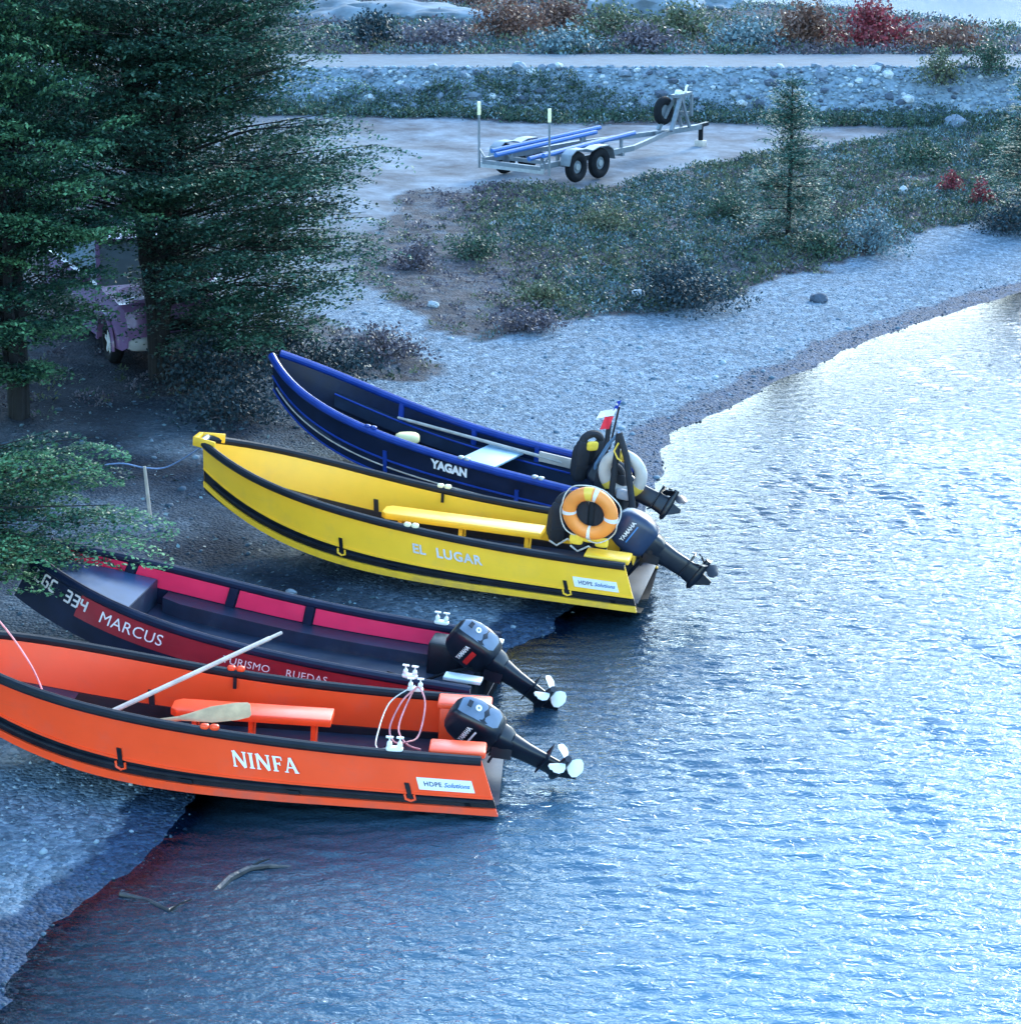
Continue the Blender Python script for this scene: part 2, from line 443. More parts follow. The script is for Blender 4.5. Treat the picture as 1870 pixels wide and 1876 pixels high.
def ground_material():
    m, nt, b = nodes('pebble_ground')
    L = nt.links
    tc = nt.nodes.new('ShaderNodeTexCoord')
    def attr(n):
        a = nt.nodes.new('ShaderNodeAttribute'); a.attribute_name = n; return a.outputs['Fac']
    def noise_(s, d=5, r=.6):
        n = nt.nodes.new('ShaderNodeTexNoise'); n.inputs['Scale'].default_value = s; n.inputs['Detail'].default_value = d; n.inputs['Roughness'].default_value = r
        L.new(tc.outputs['Object'], n.inputs['Vector']); return n.outputs['Fac']
    def ramp(f, stops):
        r = nt.nodes.new('ShaderNodeValToRGB'); e = r.color_ramp.elements
        while len(e) < len(stops): e.new(.5)
        for q, (p, c) in zip(e, stops): q.position = p; q.color = (c, c, c, 1) if isinstance(c, (int, float)) else list(c) + [1]
        L.new(f, r.inputs[0]); return r.outputs[0]
    def mixc(f, a, c, mode='MIX'):
        x = nt.nodes.new('ShaderNodeMix'); x.data_type = 'RGBA'; x.blend_type = mode
        for k, v_ in ((0, f), (6, a), (7, c)):
            if isinstance(v_, (tuple, list)): x.inputs[k].default_value = list(v_) + [1]
            elif isinstance(v_, (int, float)): x.inputs[k].default_value = v_
            else: L.new(v_, x.inputs[k])
        return x.outputs[2]
    def vor(s):
        v_ = nt.nodes.new('ShaderNodeTexVoronoi'); v_.inputs['Scale'].default_value = s
        L.new(tc.outputs['Object'], v_.inputs['Vector']); return v_
    v1, v2 = vor(26), vor(11)
    peb = ramp(v1.outputs['Color'], [(.1, (.085, .13, .18)), (.45, (.155, .21, .27)), (.75, (.205, .265, .325)), (.95, (.30, .36, .41))])
    peb2 = ramp(v2.outputs['Color'], [(.2, .72), (.8, 1.2)])
    c = mixc(1.0, peb, peb2, 'MULTIPLY')
    c = mixc(ramp(noise_(1.4), [(.3, 0), (.7, 1)]), c, mixc(1., c, (.8, .82, .86), 'MULTIPLY'))
    lotc = ramp(noise_(.8, 9, .72), [(.36, (.065, .068, .08)), (.48, (.11, .125, .15)), (.6, (.165, .20, .245)), (.74, (.235, .28, .33))])
    c = mixc(attr('lot'), c, lotc)
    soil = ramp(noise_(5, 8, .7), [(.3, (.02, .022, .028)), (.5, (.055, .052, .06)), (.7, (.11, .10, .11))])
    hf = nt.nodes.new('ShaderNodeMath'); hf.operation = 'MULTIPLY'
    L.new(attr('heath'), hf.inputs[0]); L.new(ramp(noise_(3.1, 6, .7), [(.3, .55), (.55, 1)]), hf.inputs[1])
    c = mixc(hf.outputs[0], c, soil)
    shade_col = ramp(noise_(9, 8, .75), [(.3, (.005, .010, .018)), (.55, (.012, .022, .04)), (.7, (.03, .05, .08)), (.8, (.10, .14, .19))])  # near-black ground colour standing in for shade under the trees
    c = mixc(attr('tree_shade'), c, shade_col)
    dk = mixc(1., c, (.20, .29, .42), 'MULTIPLY')
    wn_ = nt.nodes.new('ShaderNodeMath'); wn_.operation = 'MULTIPLY_ADD'
    L.new(noise_(2.5), wn_.inputs[0]); wn_.inputs[1].default_value = .5; L.new(attr('wet'), wn_.inputs[2])
    wet = ramp(wn_.outputs[0], [(.68, 0), (.8, 1)])
    c = mixc(wet, c, dk)
    L.new(c, b.inputs['Base Color'])
    rr = nt.nodes.new('ShaderNodeMapRange'); rr.inputs[3].default_value = .9; rr.inputs[4].default_value = .7
    L.new(wet, rr.inputs[0]); L.new(rr.outputs[0], b.inputs['Roughness'])
    b.inputs['Specular IOR Level'].default_value = .15
    bp = nt.nodes.new('ShaderNodeBump'); bp.inputs['Distance'].default_value = .03
    bs = nt.nodes.new('ShaderNodeMapRange'); bs.inputs[3].default_value = .9; bs.inputs[4].default_value = .12
    L.new(attr('lot'), bs.inputs[0]); L.new(bs.outputs[0], bp.inputs['Strength'])
    ad = nt.nodes.new('ShaderNodeMath'); ad.operation = 'ADD'
    L.new(v1.outputs['Distance'], ad.inputs[0]); L.new(noise_(14, 6, .7), ad.inputs[1])
    iv = nt.nodes.new('ShaderNodeMath'); iv.operation = 'MULTIPLY'; iv.inputs[1].default_value = -1
    L.new(v1.outputs['Distance'], iv.inputs[0]); L.new(iv.outputs[0], ad.inputs[0])
    L.new(ad.outputs[0], bp.inputs['Height']); L.new(bp.outputs[0], b.inputs['Normal'])
    return m
ground_m = ground_material()
wet = np.clip(1.1 - (GZ - WL) / np.where(GX < -1, .075, .085), 0, 1)
wet = np.where((GY > 50), 0, wet)
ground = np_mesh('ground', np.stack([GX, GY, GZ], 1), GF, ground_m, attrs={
    'heath': ('POINT', hm), 'tree_shade': ('POINT', tree_shade), 'lot': ('POINT', lot), 'wet': ('POINT', wet)}, smooth=True)
tag(ground, kind='structure')

# ------------------------------------------------------------------ water
def water_material():
    m, nt, b = nodes('lake_water')
    L = nt.links
    nt.nodes.remove(b)
    tc = nt.nodes.new('ShaderNodeTexCoord')
    mp = nt.nodes.new('ShaderNodeMapping'); mp.inputs['Scale'].default_value = (.55, 1, 1); mp.inputs['Rotation'].default_value = (0, 0, R(-8))
    L.new(tc.outputs['Object'], mp.inputs['Vector'])
    n1 = nt.nodes.new('ShaderNodeTexNoise'); n1.inputs['Scale'].default_value = 16; n1.inputs['Detail'].default_value = 3; n1.inputs['Roughness'].default_value = .55; n1.inputs['Distortion'].default_value = .6
    L.new(mp.outputs[0], n1.inputs['Vector'])
    at_ = nt.nodes.new('ShaderNodeAttribute'); at_.attribute_name = 'depth'
    calm = nt.nodes.new('ShaderNodeMapRange'); calm.inputs[1].default_value = 0; calm.inputs[2].default_value = .4; calm.inputs[3].default_value = .25; calm.inputs[4].default_value = 1
    L.new(at_.outputs['Fac'], calm.inputs[0])
    bp = nt.nodes.new('ShaderNodeBump'); bp.inputs['Distance'].default_value = .026
    rp_ = nt.nodes.new('ShaderNodeAttribute'); rp_.attribute_name = 'ripple'
    cm_ = nt.nodes.new('ShaderNodeMath'); cm_.operation = 'MULTIPLY'
    L.new(calm.outputs[0], cm_.inputs[0]); L.new(rp_.outputs['Fac'], cm_.inputs[1])
    L.new(cm_.outputs[0], bp.inputs['Strength'])
    L.new(n1.outputs['Fac'], bp.inputs['Height'])
    gl = nt.nodes.new('ShaderNodeBsdfGlossy'); gl.inputs['Roughness'].default_value = .03
    L.new(bp.outputs[0], gl.inputs['Normal'])
    fr = nt.nodes.new('ShaderNodeFresnel'); fr.inputs['IOR'].default_value = 1.38
    L.new(bp.outputs[0], fr.inputs['Normal'])
    tr = nt.nodes.new('ShaderNodeBsdfTransparent'); tr.inputs[0].default_value = (.34, .5, .6, 1)
    df = nt.nodes.new('ShaderNodeBsdfDiffuse'); df.inputs[0].default_value = (.08, .17, .26, 1)
    L.new(bp.outputs[0], df.inputs['Normal'])
    dm = nt.nodes.new('ShaderNodeMapRange'); dm.inputs[1].default_value = .03; dm.inputs[2].default_value = .85
    L.new(at_.outputs['Fac'], dm.inputs[0])
    body = nt.nodes.new('ShaderNodeMixShader'); L.new(dm.outputs[0], body.inputs[0]); L.new(tr.outputs[0], body.inputs[1]); L.new(df.outputs[0], body.inputs[2])
    mx = nt.nodes.new('ShaderNodeMixShader'); L.new(fr.outputs[0], mx.inputs[0]); L.new(body.outputs[0], mx.inputs[1]); L.new(gl.outputs[0], mx.inputs[2])
    L.new(mx.outputs[0], nt.nodes['Material Output'].inputs['Surface'])
    return m
wx = axis([(-1500, -300, 300), (-300, -20, 20), (-20, -6, .7), (-6, 11, .04), (11, 16, .08), (16, 40, 1.2), (40, 300, 20), (300, 1500, 300)])
wy = axis([(-60, 5, 5), (5, 13, .5), (13, 32, .038), (32, 46, .06), (46, 62, 1.5), (62, 120, 1), (120, 400, 20), (400, 2400, 400)])
WX, WY, WF = grid(wx, wy)
WD = np.clip(WL - gz(WX, WY), -1, 3)
WD = np.where(WY > 130, 2, WD)
near = (WX > -8) & (WX < 18) & (WY > 11) & (WY < 48)
ph = np.zeros(WX.shape)
wstep = np.maximum(np.where(WX > 11, .08, .04), np.where(WY > 32, .06, .038))
r2 = np.random.default_rng(3)
wxp = WX + .25 * vnoise(WX, WY, .5, 31, 2); wyp = WY + .25 * vnoise(WX, WY, .5, 33, 2)
for k in range(46):
    lam = .10 * (2.9 ** r2.random())
    a = R(82) + r2.normal() * R(30)
    kk = 2 * math.pi / lam
    s_ = .052 * (lam / .2) ** .1
    fq = np.clip((lam / wstep - 2.6) / 2.5, 0, 1)
    ph = ph + fq * s_ / kk * np.sin(kk * (math.cos(a) * wxp + math.sin(a) * wyp) + r2.random() * 6.28)
gust = .85 + .35 * vnoise(WX, WY, .3, 41, 2)
amp = np.clip((WD + .03) / .3, .12, 1) * np.interp(WX + .25 * (WY - 16), [-5, -1.5, 1.5], [.7, .85, 1]) * near * gust * np.clip((48 - WY) / 6, 0, 1) * np.clip((18 - WX) / 3, 0, 1)
keep = (WD > -.35)[WF].any(1)
water = np_mesh('lake_water', np.stack([WX, WY, WL + ph * amp], 1), WF[keep], water_material(), attrs={'depth': ('POINT', np.maximum(WD, 0)), 'ripple': ('POINT', np.where(WY > 58, .22, 1))}, smooth=True)
tag(water, kind='structure')

# mountains round the far side of the lake
az = np.radians(np.linspace(-120, 120, 161)); rr_ = np.array([900, 1050, 1250, 1500, 1800.])
A, Q = np.meshgrid(az, rr_)
hgt = np.array([0, .35, .75, 1.0, .8])[:, None] * (235 + 70 * vnoise(A * 3, Q * .002, 2.2, 81, 4) + 40 * vnoise(A * 9, Q * .01, 2.2, 82, 3))
i = np.arange(160 * 4); r_, c_ = i // 160, i % 160; a_ = r_ * 161 + c_
tag(np_mesh('mountains', np.stack([Q * np.sin(A), Q * np.cos(A), WL - 1 + hgt], -1).reshape(-1, 3), np.stack([a_, a_ + 1, a_ + 162, a_ + 161], 1), mat('mountain_rock', (.10, .14, .17), .95, .4, .01, 0), smooth=True), kind='structure')
# ------------------------------------------------------------------ boats
T = np.linspace(0, 1, 33)
class Hull:
    """skiff: local x from stern to bow, y towards the photographed side, z up"""
    def __init__(s, sh, pose, name, kd=.17):
        L, B, gs, ge, bw, hs, rise, re, cr, cb, crise, ce, rk, br = sh
        s.L, s.kd = L, kd
        t = T
        tt = np.clip((t - .45) / .55, 1e-6, 1); t3 = np.clip((t - .3) / .7, 1e-6, 1); tq = np.clip(t, 1e-6, 1)
        g = np.where(t < .45, gs + (1 - gs) * (1 - ((.45 - t) / .45) ** 2), 1 - (1 - bw) * tt ** ge)
        s.zg = hs + rise * tq ** re
        s.bg = B / 2 * g
        s.bc = cr * g * (1 - cb * np.clip((t - .3) / .7, 0, 1) ** 2) * B / 2
        s.zc = crise * t3 ** ce
        s.xg = rk + (L - rk) * t; s.xc = (L - br) * t
        s.zk = s.zc - kd * (1 - .55 * t ** 4)
        X, Y, Z, h, pt, ro = pose
        s.root = empty(name, (X, Y, Z), (-ro, -pt, math.pi - h))
        s.M = Matrix.Translation((X, Y, Z)) @ Euler((-ro, -pt, math.pi - h)).to_matrix().to_4x4()
    def P(s, t, w, side=1, off=0):
        """point on the side: t stern..bow, w gunwale..chine, off outwards"""
        f = lambda a: np.interp(t, T, a)
        y = f(s.bg) * (1 - w) + f(s.bc) * w
        return Vector((f(s.xg) * (1 - w) + f(s.xc) * w, side * (y + off), f(s.zg) * (1 - w) + f(s.zc) * w))
    def t_of(s, x):
        return float(np.interp(x, s.xg, T))
    def half(s, x, z):
        """inner half width at local x and height z"""
        t = float(np.interp(x, s.xc, T)); f = lambda a: np.interp(t, T, a)
        w = np.clip((f(s.zg) - z) / (f(s.zg) - f(s.zc)), 0, 1)
        return f(s.bg) * (1 - w) + f(s.bc) * w
    def floor_z(s, x): return float(np.interp(x, s.xc, s.zc))
    def band(s, name, w0, w1, o_out, o_in, mats, side, t0=0, t1=1, n=33, parent=None, w0b=None, w1b=None):
        """strip of the side between heights w0 and w1 (w0b, w1b at the bow), a closed shell"""
        rings = []
        for t in np.linspace(t0, t1, n):
            a = w0 + ((w0b if w0b is not None else w0) - w0) * t ** 3
            b = w1 + ((w1b if w1b is not None else w1) - w1) * t ** 3
            k = [s.P(t, a, side, o_out), s.P(t, (a + b) / 2, side, o_out), s.P(t, b, side, o_out), s.P(t, b, side, o_in), s.P(t, (a + b) / 2, side, o_in), s.P(t, a, side, o_in)]
            rings.append(k)
        return MB().loft(rings).build(name, mats, parent or s.root, angle=40)
    def line(s, t0, t1, w, side, off, n=40):
        return [s.P(t, w, side, off) for t in np.linspace(t0, t1, n)]
    def place(s, o, M):
        o.matrix_world = s.M @ M
        return o

def text_mesh(body, size, bold=.0, shear=0, space=1.0, extr=0):
    cu = bpy.data.curves.new('letters', 'FONT')
    cu.body = body; cu.size = size; cu.offset = bold; cu.shear = shear; cu.space_character = space; cu.resolution_u = 3; cu.extrude = extr
    cu.align_x = 'CENTER'; cu.align_y = 'CENTER'
    o = bpy.data.objects.new('letters', cu); col.objects.link(o)
    dg = bpy.context.evaluated_depsgraph_get()
    me = bpy.data.meshes.new_from_object(o.evaluated_get(dg))
    bpy.data.objects.remove(o); bpy.data.curves.remove(cu)
    return me

def map_mesh(me, fn, name, m, parent):
    bm = bmesh.new(); bm.from_mesh(me); bmesh.ops.triangulate(bm, faces=bm.faces); bm.to_mesh(me); bm.free()
    for v in me.vertices: v.co = fn(v.co.x, v.co.y, v.co.z)
    me.materials.clear(); me.materials.append(m); me.name = name
    return link(bpy.data.objects.new(name, me), parent)

def stroke_mesh(strokes, w):
    """letters drawn as flat bars: strokes are ((x,y),(x,y)[,width])"""
    mb = MB()
    for k, st in enumerate(strokes):
        a, b = Vector(st[0]), Vector(st[1]); ww = st[2] if len(st) > 2 else w
        d = (b - a).normalized(); n = Vector((-d.y, d.x)) * ww / 2
        z = k * .0004
        mb.add([(a.x - n.x, a.y - n.y, z), (b.x - n.x, b.y - n.y, z), (b.x + n.x, b.y + n.y, z), (a.x + n.x, a.y + n.y, z)], [(0, 1, 2, 3)])
    me = bpy.data.meshes.new('letters'); me.from_pydata([tuple(q) for q in mb.v], [], mb.f); return me

def on_side(H, me, x0, w0, name, m, side=1, off=.012):
    """wraps flat lettering round the side, its middle at local x0 and height fraction w0"""
    t0 = H.t_of(x0)
    hgt = float(np.interp(t0, T, H.zg - H.zc))
    def fn(u, v, z):
        return H.P(H.t_of(x0 - u), w0 - v / hgt, side, off + z)
    # split long faces so that they follow the curve
    return map_mesh(me, fn, name, m, H.root)

def serif_word(word, h, gap):
    G = {'N': ([((.1, 0), (.1, 1)), ((.75, 0), (.75, 1)), ((.1, 1), (.75, 0), .2), ((0, .03), (.24, .03), .07), ((0, .97), (.2, .97), .07), ((.62, .97), (.88, .97), .07)], .86),
         'I': ([((.16, 0), (.16, 1), .18), ((0, .03), (.32, .03), .07), ((0, .97), (.32, .97), .07)], .32),
         'F': ([((.16, 0), (.16, 1), .18), ((.05, .95), (.6, .95), .1), ((.14, .52), (.46, .52), .1), ((0, .03), (.32, .03), .07), ((.59, .95), (.59, .74), .06), ((.46, .64), (.46, .4), .06)], .56),
         'A': ([((.12, 0), (.42, 1), .09), ((.42, 1), (.74, 0), .19), ((.24, .34), (.62, .34), .08), ((0, .03), (.24, .03), .07), ((.6, .03), (.88, .03), .07)], .88)}
    st, x = [], 0
    for ch in word:
        g, w = G[ch]
        for q in g:
            st.append(((q[0][0] * h + x, q[0][1] * h), (q[1][0] * h + x, q[1][1] * h), (q[2] if len(q) > 2 else .13) * h))
        x += (w + gap) * h
    x -= gap * h
    return [((a[0] - x / 2, a[1] - h / 2), (b[0] - x / 2, b[1] - h / 2), w) for a, b, w in st]

def seg_word(word, h):
    """blocky seven-segment style registration letters"""
    S = {'a': ((0, 1), (.55, 1)), 'b': ((.55, 1), (.55, .5)), 'c': ((.55, .5), (.55, 0)), 'd': ((0, 0), (.55, 0)), 'e': ((0, .5), (0, 0)), 'f': ((0, 1), (0, .5)), 'g': ((0, .5), (.55, .5)), 'h': ((.25, .5), (.55, .5))}
    G = {'L': 'fed', 'G': 'afedch', 'C': 'afed', '3': 'abgcd', '4': 'fgbc', ' ': ''}
    st, x = [], 0
    for ch in word:
        for q in G[ch]:
            a, b = S[q]; st.append(((a[0] * h + x, a[1] * h), (b[0] * h + x, b[1] * h)))
        x += .85 * h
    return [((a[0] - x / 2, a[1] - h / 2), (b[0] - x / 2, b[1] - h / 2)) for a, b in st]

def rowlock(H, x, side, m):
    t = H.t_of(x); p = H.P(t, 0, side, 0)
    mb = MB().sup(p + Vector((.04, 0, .045)), (.038, .032, .026), .7).sup(p + Vector((-.04, 0, .045)), (.038, .032, .026), .7)
    o = mb.build('rowlock', m, H.root)
    MB().box(p + Vector((0, -side * .05, -.07)), (.03, .02, .1)).build('rowlock_pin', black_pl, o)
    return o

def cleat_fitting(H, x, side):
    t = H.t_of(x); p = H.P(t, 0, side, 0)
    mb = MB().sup(p + Vector((0, 0, .05)), (.07, .036, .018), .5)
    for dx in (-.042, .042):
        mb.sup(p + Vector((dx, 0, .085)), (.022, .024, .028), .8)
        mb.tube([p + Vector((dx, 0, .09)), p + Vector((dx, 0, .14))], .007, 6)
        mb.box(p + Vector((dx, 0, .145)), (.058, .022, .011))
    return mb.build('clamp_fitting', white_pl, H.root)

def hdpe_boat(name, sh, pose, m, label, seat):
    H = Hull(sh, pose, name)
    tag(H.root, label, 'boat', 'boats pulled up on the shore')
    for sd in (1, -1):
        H.band('side_panel', .0, .69, .0, -.022, m, sd, w1b=.6)
        H.band('foam_collar', .69, .875, -.012, -.05, black_pl, sd, w0b=.6)
        H.band('chine_strip', .875, 1.0, .018, -.02, m, sd)
        H.band('trim_strip', .665, .70, .009, .0, m, sd, w0b=.57, w1b=.61)
        MB().tube(H.line(.0, 1, 0, sd, 0), .042, 10).build('gunwale_tube', black_pl, H.root)
        MB().tube(H.line(.01, .97, .76, sd, .006), .016, 6).build('collar_pipe', black_pl, H.root)
        for x in (.82, 3.12):
            t = H.t_of(x)
            o = H.band('strap', .5, .74, .016, .0, black_pl, sd, t - .004, t + .004, 3)
            hk = [H.P(t - .008, .70, sd, .02), H.P(t - .008, .78, sd, .024), H.P(t, .81, sd, .026), H.P(t + .008, .78, sd, .024), H.P(t + .008, .70, sd, .02)]
            MB().tube(hk, .011, 6).build('strap_hook', m, o)
        for x in (1.75, 2.6):
            t = H.t_of(x)
            H.band('clip', .8, .86, .012, -.01, black_pl, sd, t - .01, t + .01, 3)
        for x in (.62, 3.1):
            t = H.t_of(x)
            H.band('inner_rib', .45, .95, -.022, -.045, m if x < 1 else black_pl, sd, t - .005, t + .005, 3)
        rowlock(H, 2.35, sd, m if m is orange else mat('cream_plastic_' + name, (.8, .74, .5), .4))
    # bottom
    rings = []
    for i in range(33):
        q = []
        for y, z in ((1, 0), (.55, .7), (0, 1)):
            q.append(Vector((H.xc[i], H.bc[i] * y, H.zc[i] + (H.zk[i] - H.zc[i]) * z)))
        q += [Vector((a.x, -a.y, a.z)) for a in reversed(q[:-1])]
        rings.append(q)
    MB().loft(rings, closed=False, cap=False).build('hull_bottom', black_pl, H.root, angle=20)
    # deck inside
    rings = [[Vector((H.xc[i], y * (H.half(H.xc[i], H.zc[i] + .09) - .025), H.zc[i] + .085)) for y in (-1, -.4, .4, 1)] for i in range(0, 30)]
    MB().loft(rings, closed=False, cap=False).build('deck', deck_pl, H.root)
    # bow end and transom
    mb = MB()
    i = 32
    mb.loft([[Vector((H.xg[i], y * H.bg[i], H.zg[i] - .02)) for y in (-1, 1)], [Vector((H.xc[i] - .005, y * H.bc[i], H.zc[i])) for y in (-1, 1)]], closed=False, cap=False)
    mb.build('bow_plate', m, H.root)
    b0, z0, c0 = H.bg[0] - .01, H.zg[0], H.bc[0] - .01
    def tr(y, z):   # transom is raked
        w = 1 - z / z0
        return Vector((H.xg[0] * (1 - w) + .20, y, z))
    mb = MB()
    prof = [(-b0, z0), (-.3, z0 - .02), (-.26, z0 - .16), (.26, z0 - .16), (.3, z0 - .02), (b0, z0), (c0, 0), (0, -H.kd), (-c0, 0)]
    fr = [tr(y, z) for y, z in prof]; bk = [tr(y, z) + Vector((.05, 0, 0)) for y, z in prof]
    n = len(prof)
    mb.add(fr + bk, [tuple(range(n)), tuple(reversed(range(n, 2 * n)))] + [(k, k + n, (k + 1) % n + n, (k + 1) % n) for k in range(n)])
    mb.build('transom', flat_black, H.root, smooth=False)  # shadow on the transom is put into its black colour
    # stern side tanks
    for sd in (1, -1):
        o = MB().box((.40, sd * (b0 - .17), z0 - .2), (.34, .24, .42)).build('stern_tank', m, H.root, bevel=.02)
        MB().box((.36, sd * (b0 - .17), z0 + .025), (.46, .26, .06)).build('tank_lid', m, o, bevel=.018)
    # long seat down the middle
    x0, x1 = seat
    mb = MB()
    zc = H.floor_z(1.8) + .44
    poly = [(x0, -.13), (x1 - .06, -.13), (x1, -.07), (x1, .11), (x1 - .05, .17), (x0, .17)]
    fs = [Vector((x, y - .2, zc)) for x, y in poly]; ft = [Vector((x, y - .2, zc - .07)) for x, y in poly]
    mb.add(fs + ft, [tuple(range(6)), tuple(reversed(range(6, 12)))] + [(k, (k + 1) % 6, (k + 1) % 6 + 6, k + 6) for k in range(6)])
    st = mb.build('long_seat', m, H.root, bevel=.012)
    for x in (x0 + .15, (x0 + x1) / 2, x1 - .2):
        MB().box((x, -.18, zc - .19), (.04, .2, .26)).build('seat_leg', m, st)
    # foredeck lip
    rings = [[Vector((H.xc[i] - .05, y * (H.half(H.xc[i], H.zc[i] + .2) - .03), H.zc[i] + .2)) for y in (-1, 0, 1)] for i in range(25, 31)]
    MB().loft(rings, closed=False, cap=False).build('foredeck', deck_pl, H.root)
    # maker's plate on the side
    pl = H.band('maker_plate', .38, .6, .008, .002, white_pl, 1, H.t_of(.73), H.t_of(.29), 8)
    def lay(me, x, w, nm, mm):
        o = on_side(H, me, x, w, nm, mm, off=.0115)
        o.parent = pl
        return o
    lay(text_mesh('HDPE', .055, .001, space=1.1), .61, .49, 'lettering', letter_dk)
    lay(text_mesh('Solutions', .055, .001, shear=.5), .425, .49, 'lettering', mat('blue_lettering_' + name, (.03, .14, .4), .5))
    return H

SH_Y = [4.773, 1.478, 1.008, 3.674, .119, .46, .518, 2.366, 1.001, .374, .498, 3.127, .161, .019]
yb = hdpe_boat('yellow_boat', SH_Y, (1.404, 23.587, -.071, .2, .075, -.001), yellow, 'yellow skiff with squared bow beached between the blue boat and the red boat', (1.16, 2.86))
ob = hdpe_boat('orange_boat', SH_Y, (-.075, 18.779, -.189, .036, .057, -.028), orange, 'orange skiff nearest the camera with an oar laid across its sides', (1.45, 2.8))

# yellow bow cap with roller
i = 32
xb, zb_, hw = yb.xg[i], yb.zg[i], yb.bg[i]
cap = MB()
for sd in (1, -1):
    cap.bar((xb - .16, sd * (hw + .085), zb_ + .0), (xb + .08, sd * (hw + .01), zb_ + .01), .03, .10)
cap.bar((xb + .08, -hw - .02, zb_ + .01), (xb + .08, hw + .02, zb_ + .01), .05, .10)
cap = cap.build('bow_cap', yellow, yb.root, bevel=.008)
MB().tube([(xb + .01, -hw, zb_ + .01), (xb + .01, hw, zb_ + .01)], .035, 12).build('bow_roller', grey_mt, cap)
# lettering
on_side(yb, text_mesh('EL', .135, .004, space=1.05), 2.29, .36, 'lettering', letter_gr)
on_side(yb, text_mesh('LUGAR', .135, .004, space=1.12), 1.88, .36, 'lettering', letter_gr)
on_side(ob, stroke_mesh(serif_word('NINFA', .13, .14), .02), 1.93, .36, 'lettering', letter_wh)

# ------------------------------------------------------------------ the two older boats
def plain_bottom(H, m):
    rings = []
    for i in range(33):
        q = [Vector((H.xc[i], H.bc[i] * y, H.zc[i] + (H.zk[i] - H.zc[i]) * z)) for y, z in ((1, 0), (.55, .7), (0, 1))]
        q += [Vector((a.x, -a.y, a.z)) for a in reversed(q[:-1])]
        rings.append(q)
    MB().loft(rings, closed=False, cap=False).build('hull_bottom', m, H.root, angle=20)
def plain_transom(H, m, cut=.14, extra=0):
    b0, z0, c0 = H.bg[0] - .01, H.zg[0] + extra, H.bc[0] - .01
    prof = [(-b0, z0), (-.27, z0), (-.23, z0 - cut), (.23, z0 - cut), (.27, z0), (b0, z0), (c0, 0), (0, -H.kd), (-c0, 0)]
    n = len(prof)
    fr = [Vector((max(0, H.xg[0] * z / z0), y, z)) for y, z in prof]; bk = [q + Vector((.05, 0, 0)) for q in fr]
    MB().add(fr + bk, [tuple(range(n)), tuple(reversed(range(n, 2 * n)))] + [(k, k + n, (k + 1) % n + n, (k + 1) % n) for k in range(n)]).build('transom', m, H.root, smooth=False)
def bow_plate(H, m):
    i = 32
    MB().loft([[Vector((H.xg[i] - .004, y * H.bg[i], H.zg[i] - .01)) for y in (-1, 1)], [Vector((H.xc[i] - .004, y * H.bc[i], H.zc[i])) for y in (-1, 1)], [Vector((H.xc[i] - .01, y * .01, H.zk[i])) for y in (-1, 1)]], closed=False, cap=False).build('bow_plate', m, H.root)
def deck(H, dz, m, n=31):
    rings = [[Vector((H.xc[i], y * (H.half(H.xc[i], H.zc[i] + dz) - .025), H.zc[i] + dz)) for y in (-1, -.4, .4, 1)] for i in range(0, n)]
    MB().loft(rings, closed=False, cap=False).build('deck', m, H.root)

SH_R = [4.296, 1.424, 1.0, 2.938, .316, .36, .45, 2.635, .977, 0, .40, 2.2, .048, -.182]
rb = Hull(SH_R, (-.207, 20.714, -.19, .184, .094, .012), 'red_boat', .12)
tag(rb.root, 'dark red and black boat half hidden behind the orange boat', 'boat', 'boats pulled up on the shore')
SH_B = [4.674, 1.2, .988, 4.24, .146, .42, .57, 3.398, .974, .248, .571, 3.042, -.001, .04]
bb = Hull(SH_B, (1.208, 26.343, -.13, .487, .095, -.001), 'blue_boat', .14)
tag(bb.root, 'dark blue boat with a pointed bow beached behind the yellow one', 'boat', 'boats pulled up on the shore')

for sd in (1, -1):
    rb.band('hull_side', .0, 1.0, .0, -.012, navy_pl, sd)
    rb.band('side_panel', .06, .62, .006, .0005, redhull, sd, 0, .86)
    MB().tube(rb.line(0, 1, 0, sd, 0), .045, 10).build('gunwale_tube', navy_pl, rb.root)
    edges = [.0, .1, .43, .605, .83, .97]
    for a, b in zip(edges[:-1], edges[1:]):
        rb.band('inner_panel', .08, .5, -.014, -.02, redpanel, sd, a + .012, b - .012, 6)
        rb.band('inner_rib', .05, .85, -.013, -.05, navy_pl, sd, b - .009, b + .009, 3)
    # side bench along the inside
    rings = []
    for t in np.linspace(.1, .74, 16):
        a = rb.P(t, .52, sd, -.022); c = rb.P(t, .52, sd, -.26 if t < .7 else -.2); e = Vector((c.x, c.y, c.z - .17))
        rings.append([a, c, e, Vector((a.x, a.y, e.z))])
    MB().loft(rings).build('side_bench', deck_pl, rb.root)
plain_bottom(rb, black_pl); plain_transom(rb, flat_black); bow_plate(rb, navy_pl); deck(rb, .06, deck_pl)
rings = [[Vector((rb.xg[i], y * (rb.bg[i] - .03), rb.zg[i] - .13)) for y in (-1, 0, 1)] for i in range(25, 33)]
MB().loft(rings, closed=False, cap=False).build('foredeck', mat('foredeck_blue', (.03, .07, .16), .35, .2), rb.root)
MB().box((rb.xg[25], 0, rb.zg[25] - .25), (.03, rb.bg[25] * 1.85, .24)).build('bulkhead', deck_pl, rb.root)
cleat_fitting(rb, .60, 1); cleat_fitting(rb, .62, -1)
for sd in (1, -1):
    MB().box((.16, sd * .5, rb.zg[0] + .02), (.34, .14, .035)).build('stern_plate', mat('pale_alloy_' + ('near' if sd > 0 else 'far'), (.55, .6, .64), .4, .1, metal=.3), rb.root, bevel=.008)
MB().box((.5, -.42, .2), (.3, .3, .34)).build('fuel_box', black_pl, rb.root, bevel=.03)
